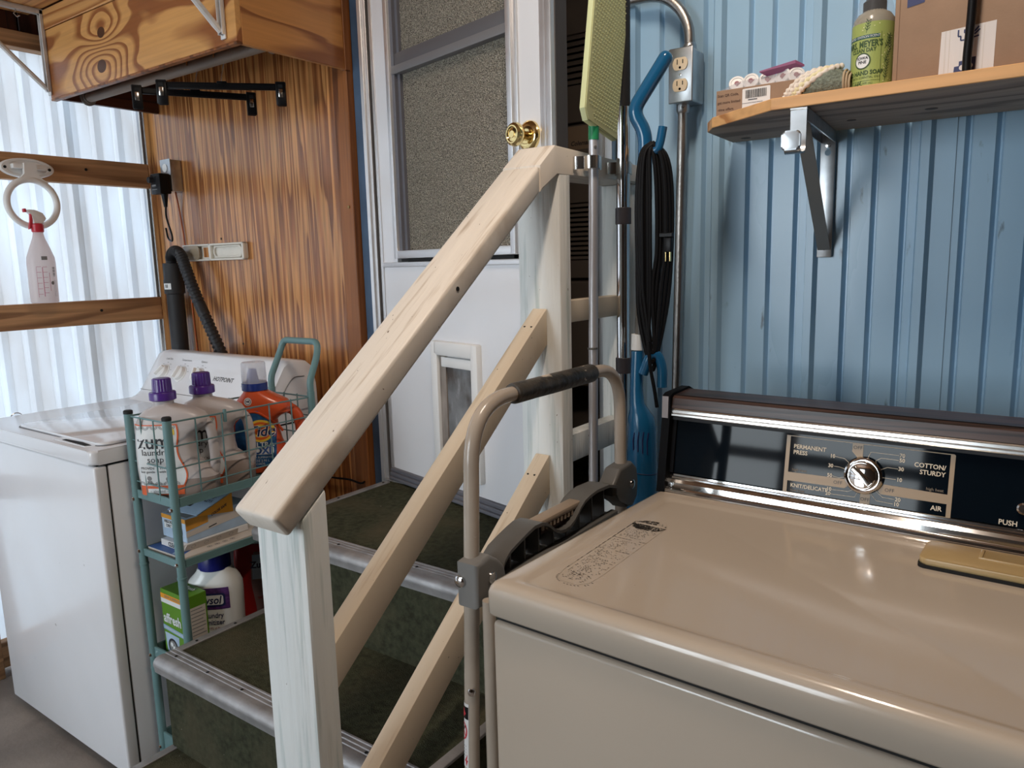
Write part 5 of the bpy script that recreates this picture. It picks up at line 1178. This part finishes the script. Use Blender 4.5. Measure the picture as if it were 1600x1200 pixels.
def bracket(xf, xw, label):
    b_ = root('shelf_hook_bracket', (xw, 1.62, 1.34), label, 'bracket', 'steel hook brackets under the wall shelf')
    d = (Vector((xf,1.33,0))-Vector((xw,1.628,0))); L_ = d.length; d.normalize(); q = Vector((-d.y, d.x, 0)); q = q if q.x > 0 else -q
    M = Matrix(((q.x, d.x, 0, xw), (q.y, d.y, 0, 1.628), (0, 0, 1, 0), (0, 0, 0, 1)))
    wpz = MB().box(-.014, .014, 0, .0035, 1.338, 1.582, .0012, 2, M)
    build('wall_plate', wpz, STEEL, b_)
    build('top_arm', MB().box(-.014, .014, .0, L_+.008, 1.5775, 1.5815, .001, 1, M).box(-.014, -.0115, .004, L_, 1.560, 1.5785, 0, 1, M).box(.0115, .014, .004, L_, 1.560, 1.5785, 0, 1, M), STEEL, b_)
    build('diagonal_brace', MB().hexa([M @ Vector(v) for v in ((-.012,.006,1.352),(.012,.006,1.352),(.012,.0095,1.357),(-.012,.0095,1.357))], [M @ Vector(v) for v in ((-.012,L_-.016,1.572),(.012,L_-.016,1.572),(.012,L_-.010,1.574),(-.012,L_-.010,1.574))], .0006, 1), GREYM, b_)
    hk = fillet([(0,L_+.006,1.580), (0,L_+.008,1.512), (0,L_+.050,1.506), (0,L_+.058,1.536)], .012, 5)
    poly = [(v.y, v.z) for v in hk]
    off = []
    for i, v in enumerate(hk):
        t = (hk[min(i+1,len(hk)-1)]-hk[max(i-1,0)]).normalized(); off.append((v.y-t.z*.003*-1, v.z+t.y*.003*-1))
    o3, u3, v3 = M @ Vector((-.0125,0,0)), (M.to_3x3() @ Vector((0,1,0))), Vector((0,0,1))
    build('front_hook', MB().prism(poly+list(reversed(off)), o3, u3, v3, q*.025), STEEL, b_, smooth=40)
    build('hook_tip', MB().prism(rrect(-.0145,.0145,1.508,1.538,.006), M @ Vector((0,L_+.0575,0)), M.to_3x3() @ Vector((1,0,0)), (0,0,1), M.to_3x3() @ Vector((0,.007,0)), .003, 3), STEEL, b_)
    for z in (1.357, 1.556): build('mount_screw', MB().lathe([(.0055,0), (.005,.002), (0,.003)], M @ Vector((0,.0035,z)), M.to_3x3() @ Vector((0,1,0)), 12), SCREW, b_)
    build('keyhole', MB().lathe([(.006,.0003), (0,.0003)], M @ Vector((.0,.0036,1.542)), M.to_3x3() @ Vector((0,1,0)), 14).box(-.0025, .0025, .0036, .0039, 1.542, 1.554, 0, 1, M), mat('pale_blue_hole', (.35,.5,.62), .5) if 'pale_blue_hole' not in MATS else MATS['pale_blue_hole'], b_)
    return b_
bracket(-.369, -.394, 'steel hook bracket holding the left end of the wall shelf')

cbx = root('small_carton', (-.47, 1.51, SZ), 'low brown cardboard box with barcode label at the shelf end', 'box')
build('carton', MB().box(-.553, -.398, 1.440, 1.575, SZ, SZ+.050, .001, 1), CARD, cbx)
cf = lambda x, z: plane_fn((x,1.4395,z), (1,0,0), (0,0,1))
for i, s_ in enumerate(('Scan QR Code,', 'get more limited', '-time offers.')):
    lettering(s_, .0064, cf(-.550, SZ+.040-.0125*i), mat('brown_ink', (.10,.05,.03), .6) if 'brown_ink' not in MATS else MATS['brown_ink'], cbx, align='LEFT', bold=.00015)
build('barcode_label', MB().prism(rrect(-.503,-.452,SZ+.010,SZ+.0465,.002), (0,1.4395,0), (1,0,0), (0,0,1), (0,-.0004,0)), PAPERW, cbx, smooth=0)
random.seed(3); x = -.497; bars = []
while x < -.459:
    w = random.choice((.0006,.001,.0016)); bars.append([(x,SZ+.029),(x+w,SZ+.029),(x+w,SZ+.0435),(x,SZ+.0435)]); x += w+random.choice((.0006,.001))
patch(bars+[[(-.492,SZ+.0255),(-.475,SZ+.0255),(-.475,SZ+.027),(-.492,SZ+.027)], [(-.503,SZ+.0205),(-.465,SZ+.0205),(-.465,SZ+.0212),(-.503,SZ+.0212)]], lambda a, b: Vector((a,1.4385,b)), INK, cbx, 'barcode_print')
bg = root('zip_bag', (-.475, 1.50, SZ+.051), 'clear zip bag with a purple seal lying on the small cardboard box', 'bag')
def bagf(u, v):
    x = -.552+.165*u; y = 1.452+.10*v
    z = SZ+.052+.027*(math.sin(pi*min(1,max(0,u)))**.5)*(math.sin(pi*v)**.6)+.006*math.sin(9*u+4*v)*math.sin(pi*v)*math.sin(pi*u)
    return (x, y, z)
build('bag_film', MB().grid(bagf, 22, 14).grid(lambda u, v: (-.552+.165*u, 1.452+.10*v, SZ+.0515), 2, 2), BAGCLR, bg, smooth=60)
build('zip_strip', MB().hexa([(-.480,1.462,SZ+.076),(-.418,1.470,SZ+.084),(-.405,1.480,SZ+.078),(-.470,1.475,SZ+.070)], [(-.480,1.462,SZ+.0785),(-.418,1.470,SZ+.0895),(-.405,1.480,SZ+.0815),(-.470,1.475,SZ+.0725)]), ZIPP, bg, smooth=0)
for i, (x, z, t) in enumerate(((-.527,.063,.3), (-.500,.064,.1), (-.470,.062,.6), (-.440,.064,-.3), (-.418,.062,.5))):
    s_ = root('floss_spool', (x, 1.475, SZ+z-.012), ('leftmost' if i == 0 else 'second from the left' if i == 1 else 'middle' if i == 2 else 'fourth from the left' if i == 3 else 'rightmost')+' of the small round white spools in the clear bag', 'spool', 'white spools in the zip bag')
    ax = Vector((.35*math.sin(t*3), -1, .35)).normalized(); c_ = Vector((x,1.478,SZ+z+.001))
    build('spool_body', MB().lathe([(.014,-.006), (.015,-.005), (.015,.005), (.014,.006), (.011,.0062), (.0105,.005), (0,.005)], c_, ax, 24), FLOSSW, s_)
    pl2 = ax.orthogonal().normalized(); pv = ax.cross(pl2)
    patch([circ(0,-.0005,.0045,12), [(-.006,.002),(.005,.003),(.004,.005),(-.005,.0045)]], lambda a, b: c_+ax*.0056+pl2*a+pv*b, MAROON, s_, 'printed_mark')
kn = root('knit_bundle', (-.352, 1.385, SZ), 'rolled grey green knit cloth wrapped in white yarn cords on the shelf', 'cloth')
build('knit_cloth', MB().loft([[Vector((-.395+.098*t, 1.390+.026*r_*math.cos(a), SZ+.0225*r_*hh+.0225*r_*hh*math.sin(a))) for a in [2*pi*i/24 for i in range(24)]] for t, r_, hh in ((0,.12,.8),(.05,.45,.8),(.15,.72,.9),(.35,.95,1.1),(.6,1.0,1.12),(.8,.92,1.02),(.93,.65,.8),(1,.2,.6))]), YARNG, kn, smooth=60)
for i in range(4):
    o_ = .009*i
    pts = [(-.405+o_*.7,1.368,SZ+.005), (-.399+o_*.8,1.366,SZ+.016), (-.382+o_*1.0,1.368,SZ+.032), (-.362+o_*1.1,1.376,SZ+.044), (-.340+o_*.8,1.390,SZ+.0485)]
    sp_ = spline(pts, 10)
    build('yarn_cord', MB().tube(sp_, [.0046+.0008*(1 if (k//2) % 2 else -1) for k in range(len(sp_))], 8), YARNW if i != 2 else mat('cream_yarn', (.72,.66,.42), .9), kn, smooth=60)
for i in range(3):
    build('cuff_band', MB().tube([Vector((-.312+.004*i, 1.390+.0255*(.93-.07*i)*math.cos(a), SZ+.0225*(.9-.08*i)+.0226*(.92-.07*i)*math.sin(a))) for a in [2*pi*k/26 for k in range(26)]], .002, 6, closed=True), mat('tan_yarn', (.42,.33,.22), .9) if 'tan_yarn' not in MATS else MATS['tan_yarn'], kn)
# hand soap
hs = root('hand_soap', (-.276, 1.400, SZ), 'green labelled hand soap pump bottle standing against the large box', 'bottle')
hc = Vector((-.276,1.400,SZ)); R_ = .0318
build('body', MB().lathe([(0,0), (.029,0), (.0315,.004), (R_,.012), (R_,.104), (.0300,.113), (.0245,.121), (.0175,.125), (.0165,.132)], hc, (0,0,1), 40), SOAPG, hs)
build('pump_collar', MB().lathe([(.0165,.124), (.0175,.125), (.0175,.140), (.0135,.143), (.0125,.150), (.007,.152), (.0065,.175), (0,.175)], hc, (0,0,1), 24), BLACK, hs)
build('pump_head', MB().lathe([(.0065,.170), (.014,.172), (.0145,.184), (.010,.188), (0,.188)], hc, (0,0,1), 24).cyl(hc+Vector((0,0,.180)), hc+Vector((.03,-.03,.176)), .005, .004, 12), BLACK, hs)
va = Vector((-hc.x, -hc.y, 0)).normalized(); a0 = math.atan2(va.y, va.x)-.22
def hfn(off): return lambda a, z: hc+Vector(((R_+off)*math.cos(a0+a/R_), (R_+off)*math.sin(a0+a/R_), z))
build('label', MB().grid(lambda u, v: hfn(.0004)(-.052+.104*u, .006+.098*v), 40, 1), SOAPLB, hs)
f = hfn(.0009)
lettering("MRS. MEYER'S", .0135, lambda a, z: f(-.008+a, .071+z), DKGREEN, hs, bold=.0004, narrow=.72)
lettering('CLEAN DAY', .0085, lambda a, z: f(-.008+a, .062+z), DKGREEN, hs, bold=.0002, narrow=.85)
patch([[(-.040,.0795),(.016,.0795),(.016,.085),(-.040,.085)]], f, mat('teal_band', (.02,.09,.09), .5), hs, 'label_band')
lettering('LIMITED EDITION SCENT', .0048, lambda a, z: hfn(.0012)(-.010+a, .0822+z), LABELW, hs)
patch([circ(-.008,.046,.0125,26)], f, DKGREEN, hs, 'scent_badge'); patch([circ(-.008,.046,.0105,26)], hfn(.0011), LABELW, hs, 'scent_badge')
lettering('IOWA\nPINE', .0062, lambda a, z: hfn(.0013)(-.008+a, .047+z), INK, hs, bold=.0002)
lettering('LIQUID HAND SOAP', .0092, lambda a, z: f(-.013+a, .0275+z), DKGREEN, hs, bold=.0003, narrow=.85)
lettering('MADE WITH ESSENTIAL OILS', .0045, lambda a, z: f(-.010+a, .0205+z), DKGREEN, hs)
lettering('12.5 FL OZ (370 mL)', .0042, lambda a, z: f(-.010+a, .0115+z), DKGREEN, hs)
sprig = line_poly([(.0185,.012),(.0185,.088)], .0005)+line_poly([(-.034,.0155),(.0185,.0155)], .0005)
random.seed(11)
for (bx, by, ang, n_) in ((.026,.014,1.45,7), (.024,.040,1.2,6), (.024,.062,1.1,5), (-.004,.088,1.4,4), (.034,.060,1.7,5), (-.024,.009,.2,3)):
    L_ = .0042*n_; e_ = (bx+L_*math.cos(ang), by+L_*math.sin(ang)); sprig += line_poly([(bx,by), e_], .0006)
    for k in range(1, n_+1):
        t = k/n_; px, py = bx+L_*t*math.cos(ang), by+L_*t*math.sin(ang)
        for sd in (-.75, .75): sprig += line_poly([(px,py), (px+.0055*math.cos(ang+sd), py+.0055*math.sin(ang+sd))], .0009)
patch(sprig, f, DKGREEN, hs, 'leaf_print')
patch([circ(random.uniform(.020,.044), random.uniform(.012,.098), .0009, 8) for k in range(16)]+[circ(random.uniform(-.03,.015), random.uniform(.090,.1), .0009, 8) for k in range(4)], f, mat('pale_yellow_dots', (.72,.72,.38), .5), hs, 'dot_print')
build('clear_wrap', MB().lathe([(.0318,.104), (.030,.125), (.020,.155), (.015,.19), (.018,.215)], hc, (0,0,1), 24, cap=False), clearmat('clear_shrink_film', (.96,.96,.97,1), .06, .1), hs)
# large cardboard box
BX0, BX1, BY0 = -.243, .16, 1.382
lb_ = root('large_carton', ((BX0+BX1)/2, 1.49, SZ), 'large brown cardboard box with white paper tape on the shelf', 'box')
build('carton', MB().box(BX0, BX1, BY0, 1.60, SZ, SZ+.27, .002, 2), CARD, lb_)
build('carton_flap_edge', MB().box(BX0+.0065, BX0+.0072, BY0-.0006, BY0+.0004, SZ+.002, SZ+.268), mat('brown_crease', (.20,.125,.08), .8), lb_)
bf = lambda n: (lambda a, b: Vector((a, BY0-n, SZ+b)))
build('paper_tape', MB().prism([(-.178,-.0), (-.106,0), (-.1055,.077), (-.1765,.0725)], (0,BY0,SZ), (1,0,0), (0,0,1), (0,-.0005,0)), TAPEW, lb_, smooth=0)
patch([[(x0,0),(x0+.0006,0),(x0+.0006,.073),(x0,.073)] for x0 in (-.171,-.1655,-.126,-.121)], bf(.0008), CREAMC, lb_, 'tape_threads')
NV = mat('navy_print', (.035,.045,.13), .5)
patch([[(-.158,.004),(-.130,.004),(-.129,.030),(-.135,.030),(-.135,.027),(-.151,.026),(-.151,.0195),(-.157,.019)]], bf(.0009), NV, lb_, 'tape_emblem')
patch([circ(-.1465,.0165,.004,12), circ(-.1365,.018,.004,12), [(-.156,.004),(-.148,.004),(-.148,.009),(-.154,.009)], [(-.142,.006),(-.136,.006),(-.136,.011),(-.142,.011)]], bf(.0012), TAPEW, lb_, 'tape_emblem')
em = line_poly([(-.154,.0715),(-.154,.062),(-.1505,.062),(-.1505,.056),(-.143,.056)], .002)+line_poly([(-.146,.071),(-.146,.066),(-.142,.066)], .002)+line_poly([(-.133,.062),(-.126,.0685)], .0022)+line_poly([(-.133,.066),(-.1275,.0725)], .0022)+line_poly([(-.134,.058),(-.127,.0595)], .0022)
patch(em, bf(.0009), NV, lb_, 'tape_emblem')
patch([[(-.226,.117),(-.202,.121),(-.202,.140),(-.226,.140)]], bf(.0006), NV, lb_, 'navy_mark')
tag(build('floor_cord', MB().tube(spline([(-1.96,1.604,.664), (-1.90,1.602,.660), (-1.82,1.602,.665), (-1.77,1.603,.660), (-1.752,1.605,.667)], 8), .0035, 8), BLACK), 'thin black cord running along the foot of the wood panel beside the landing', 'cord')
tag(build('cable_end', MB().tube(spline([(-.1385,1.366,SZ+.006), (-.139,1.367,SZ+.03), (-.137,1.368,SZ+.10), (-.137,1.369,SZ+.25), (-.1375,1.385,SZ+.284), (-.138,1.43,SZ+.281), (-.139,1.56,SZ+.278)], 8), .0062, 12), BLACK), 'glossy black cable hanging down in front of the large box', 'cable')

# ================================================================= CONDUIT AND OUTLET
cn_ = root('conduit', (-.70, 1.612, 1.0), 'galvanised conduit pipe running down the blue siding to an outlet', 'pipe')
CY = 1.603
build('lower_pipe', MB().tube([(-.712,CY+.008,.35), (-.690,CY,1.655)], .0105, 16), WORN, cn_)
up_ = spline([(-.676,CY,1.775), (-.676,CY,1.795), (-.678,CY,1.818), (-.687,CY,1.844), (-.703,CY,1.868), (-.727,CY,1.889), (-.757,CY,1.901), (-.80,CY,1.905), (-.86,CY,1.905)], 8)
build('upper_pipe', MB().tube(up_, .0112, 16), WORN, cn_)
for p, d in (((-.676,CY,1.774), (0,0,1)), ((-.6895,CY,1.668), (-.02,0,-1))):
    c_ = build('connector', MB().lathe([(.0145,0), (.0145,.013), (.0122,.017)], p, d, 20), STEEL, cn_)
    build('set_screw', MB().cyl(Vector(p)+Vector((.004,-.012,.006*d[2])), Vector(p)+Vector((.009,-.019,.006*d[2])), .0035, n=10), SCREW, c_)
eo = root('conduit_outlet', (-.678, 1.59, 1.665), 'metal double outlet box on the conduit with ivory sockets', 'outlet')
build('box', MB().box(-.704, -.653, 1.566, 1.630, 1.668, 1.774, .005, 3), STEEL, eo)
cv = build('cover_plate', MB().box(-.7055, -.6515, 1.5625, 1.5675, 1.666, 1.776, .004, 3), STEEL, eo)
for z in (1.743, 1.7005):
    sk_ = build('socket', MB().prism([(a*.0165, max(-.0125, min(.0125, b_*.0165))) for a, b_ in [(math.cos(2*pi*i/32), math.sin(2*pi*i/32)) for i in range(32)]], (-.6785,1.5625,z), (1,0,0), (0,0,1), (0,-.0028,0), .0006, 2), OUTLET, cv)
    sl3 = MB().box(-.6855, -.6837, 1.5592, 1.5598, z-.001, z+.009); build('blade_slot', sl3, DARK, sk_, smooth=0)
    build('blade_slot', MB().box(-.6733, -.6713, 1.5592, 1.5598, z+.0, z+.008), DARK, sk_, smooth=0)
    build('ground_hole', MB().lathe([(.0026,.0004), (0,.0004)], (-.6785,1.5597,z-.0075), (0,-1,0), 12), DARK, sk_)
build('cover_screw', MB().lathe([(.003,0), (.0026,.0012), (0,.0015)], (-.6785,1.5625,1.7215), (0,-1,0), 12), SCREW, cv)

# ================================================================= POLES IN CLIPS
def clip(y, label):
    c_ = root('broom_clip', (-.78, y, 1.52), label, 'clip', 'spring clips on the level handrail cap')
    R1 = .0158
    pts = [(-.7955, y-.020), (-.7925, y-.020), (-.785, y-.0175)]+[(-.765+R1*math.cos(a), y+R1*math.sin(a)) for a in [math.radians(-130+260*i/18) for i in range(19)]]+[(-.785, y+.0175), (-.7925, y+.020), (-.7955, y+.020)]
    inner = []
    for i, p in enumerate(pts):
        a, b_ = pts[max(i-1,0)], pts[min(i+1,len(pts)-1)]; dx, dy = b_[0]-a[0], b_[1]-a[1]; l_ = math.hypot(dx, dy) or 1
        inner.append((p[0]-dy/l_*-.0009, p[1]+dx/l_*-.0009))
    build('spring', MB().prism(pts+list(reversed(inner)), (0,0,1.521), (1,0,0), (0,1,0), (0,0,.024)), CHROMEB, c_, smooth=40)
    build('lip', MB().box(-.7585, -.7565, y+.016, y+.024, 1.520, 1.546, .0006, 1), CHROMEB, c_)
    return c_
PY1, PY2 = 1.340, 1.472
clip(PY1, 'polished spring clip gripping the grey sponge mop pole'); clip(PY2, 'polished spring clip gripping the chrome telescopic pole')
mp_ = root('sponge_mop', (-.765, PY1, 0), 'grey pole mop standing upside down with a green textured pad', 'mop')
build('pole', MB().tube([(-.765,1.320,0), (-.765,1.348,1.592)], .0096, 18), SATIN, mp_)
build('pole_joint', MB().lathe([(.0098,0), (.0102,.001), (.0102,.003), (.0098,.004)], (-.765,1.3375,1.165), (0,.0,1), 18, cap=False), GREYP, mp_)
build('pole_collar', MB().tube([(-.765,1.3475,1.576), (-.765,1.3485,1.604)], .0104, 18), GREENC, mp_)
build('pole_button', MB().lathe([(.003,0), (.0025,.0015), (0,.002)], (-.7575,1.341,1.562), (.75,-.65,0), 10), GREYP, mp_)
ty, tz = Vector((0,.165,1)).normalized(), None
pu = Vector((0,1,-.165)).normalized()
pc = Vector((-.768,1.360,1.597))
def pad(a, b, n=0): return pc+pu*a+ty*b+Vector((n,0,0))
build('pad_body', MB().prism([(-.066,.022), (-.052,.002), (.066,-.004), (.074,.32), (-.060,.32)], pc, pu, ty, (.0125,0,0), .002, 2), GREENED, mp_, smooth=30)
build('pad_face', MB().prism([(-.0635,.023), (-.050,.0045), (.064,-.0015), (.072,.318), (-.058,.318)], pad(0,0,.0127), pu, ty, (.0012,0,0)), GREENPAD, mp_, smooth=0)
bm_ = MB()
for i in range(42):
    for j in range(14):
        a = -.054+.0086*j+(.0043 if i % 2 else 0); b_ = .012+.0072*i
        if b_ < .03 and a < -.035: continue
        c_ = pad(a+.02*b_*.1, b_, .0138)
        bm_._add([c_+pu*.0030, c_+ty*.0024+pu*.0008, c_-pu*.0028+ty*.0006, c_-ty*.0022, c_+Vector((.0026,0,0))], [(0,1,4),(1,2,4),(2,3,4),(3,0,4)])
o_ = build('pad_texture', bm_, GREENED, mp_, smooth=60); o_['kind'] = 'stuff'
tp = root('telescopic_pole', (-.765, PY2, 0), 'shiny chrome telescopic pole with dark collars, clipped behind the mop', 'pole')
build('pole', MB().cyl((-.765,PY2,0), (-.765,PY2,1.66), .0142, n=28), CHROME, tp)
build('grip', MB().lathe([(.014,0), (.0148,.002), (.0148,.30), (.010,.304), (0,.304)], (-.765,PY2,1.655), (0,0,1), 20), BLACKM, tp)
for z in (1.417, 1.098): build('collar', MB().lathe([(.0144,0), (.0168,.001), (.0168,.034), (.0144,.035)], (-.765,PY2,z), (0,0,1), 24), mat('dark_grey_collar', (.045,.042,.05), .45) if 'dark_grey_collar' not in MATS else MATS['dark_grey_collar'], tp)
# ================================================================= BLUE STICK VACUUM WITH ITS CORD
VP0 = Vector((-.69,1.41,0)); VE = Vector((.898,.44,0)); VN = Vector((.44,-.898,0))
def vp(a, z, n=0): return VP0+VE*a+VN*n+Vector((0,0,z))
vc = root('stick_vacuum', tuple(vp(0,0)), 'blue corded stick vacuum standing behind the dryer corner', 'vacuum')
build('handle', MB().tube(fillet([vp(.0425,1.724), vp(-.019,1.630), vp(.0048,1.588), vp(.0048,1.46)], .02, 6), .0142, 16).ball(vp(.0425,1.724), .0142), BLUEPL, vc, smooth=60)
build('wand', MB().tube([vp(.004,1.47,-.004), vp(-.004,1.17,-.004)], .0115, 14), mat('grey_brown_wand', (.115,.105,.09), .4), vc)
hk_ = [vp(.008,1.560,.010), vp(.018,1.552,.020), vp(.027,1.552,.024), vp(.033,1.565,.025), vp(.0385,1.594,.025)]
build('cord_hook', MB().tube(spline(hk_, 5), [.0085]*21, 12), BLUEPL, vc)
build('white_collar', MB().tube([vp(-.0085,1.192), vp(-.0095,1.160)], .0135, 16), LABELW, vc)
VB = [(.80,.030,.030,.0), (.84,.034,.034,.0), (.955,.031,.034,.0), (1.00,.030,.033,0), (1.02,.027,.030,-.002), (1.035,.020,.024,-.006), (1.05,.0155,.018,-.0105), (1.08,.0135,.0145,-.0115), (1.158,.0130,.0135,-.0090)]
build('motor_body', MB().loft([[vp(o+w*math.cos(t), z, d*math.sin(t)) for t in [2*pi*i/28 for i in range(28)]] for z, w, d, o in [(.30,.030,.030,0)]+VB]), BLUEPL, vc, smooth=60)
for k in range(4):
    a = -.017+.0095*k
    build('vent_slot', MB().tube([vp(a+.0015,.995-.002*abs(k-1.5),math.sqrt(max(0,.033**2-a*a))*1.0-.0008), vp(a-.001,.976,math.sqrt(max(0,.034**2-a*a))-.0002), vp(a-.0005,.955-.003*k,math.sqrt(max(0,.034**2-a*a))-.0006)], .0016, 6), NAVY, vc)
build('body_seam', MB().tube([vp(.0322*math.cos(t), .905-.004*math.cos(t), .0342*math.sin(t)) for t in [pi*i/20 for i in range(21)]], .0007, 5), NAVY, vc)
h2 = [vp(.002,1.112,.012), vp(.016,1.148,.018), vp(.030,1.150,.018), vp(.0395,1.125,.018), vp(.040,1.085,.018)]
build('lower_hook', MB().tube(spline(h2, 6), .0105, 12), BLUEPL, vc)
build('floor_head', MB().box(VP0.x-.10, VP0.x+.06, VP0.y-.07, VP0.y+.06, .012, .07, .02, 3), BLUEPL, vc)
build('neck', MB().tube([vp(0,.06), vp(0,.32)], .018, 14), BLACKM, vc)
co = root('power_cord', tuple(vp(.02,1.12,.02)), 'black power cord looped over the hook of the blue vacuum', 'cord')
random.seed(21)
for k in range(6):
    nn = .019+.0035*(k % 3); a_l = -.011+.0050*k; a_r = .057-.0058*k; zb_ = 1.122+.016*((k*5) % 4)+.004*k; zt = 1.567-.0015*k
    mx = .018+.002*math.sin(k)
    pts = [vp(mx,zt,nn), vp(a_l*.6+.004,zt-.022,nn+.002), vp(a_l,zt-.10,nn+.003), vp(a_l+.001,zt-.22,nn+.002), vp(a_l*.85+.003,zb_+.11,nn), vp(mx-.004,zb_+.012,nn), vp(mx+.002,zb_,nn), vp(mx+.008,zb_+.014,nn), vp(a_r-.008,zb_+.13,nn), vp(a_r,zt-.20,nn-.001), vp(a_r-.001,zt-.09,nn), vp(a_r*.8,zt-.028,nn+.001)]
    P = pts+[pts[0]]
    build('cord_loop', MB().tube(spline(P, 7), .0043, 8), CORDB, co)
build('cord_tail', MB().tube(spline([vp(.012,1.18,.03), vp(.016,1.13,.032), vp(.024,1.085,.031), vp(.030,1.045,.026)], 8), .0038, 8), CORDB, co)
pg = build('cord_plug', MB().box(-.008, .008, -.006, .006, -.016, .012, .002, 2, Matrix.Translation(vp(.050,1.372,.028))), BLACK, co)
for dx in (-.004, .004): build('plug_prong', MB().box(-.0008, .0008, -.003, .003, -.034, -.016, 0, 1, Matrix.Translation(vp(.050+dx,1.372,.028))), BRASS, pg)
build('cord_clip', MB().box(-.014, .014, -.004, .004, -.004, .004, .001, 1, Matrix.Translation(vp(.046,1.389,.029))), BLACK, co)
# ================================================================= LAMP UNDER THE ROOF
build('lamp_housing', MB().box(-.50, -.30, .36, .92, 2.70, 2.785, .004, 2), WPLAST, ceil)
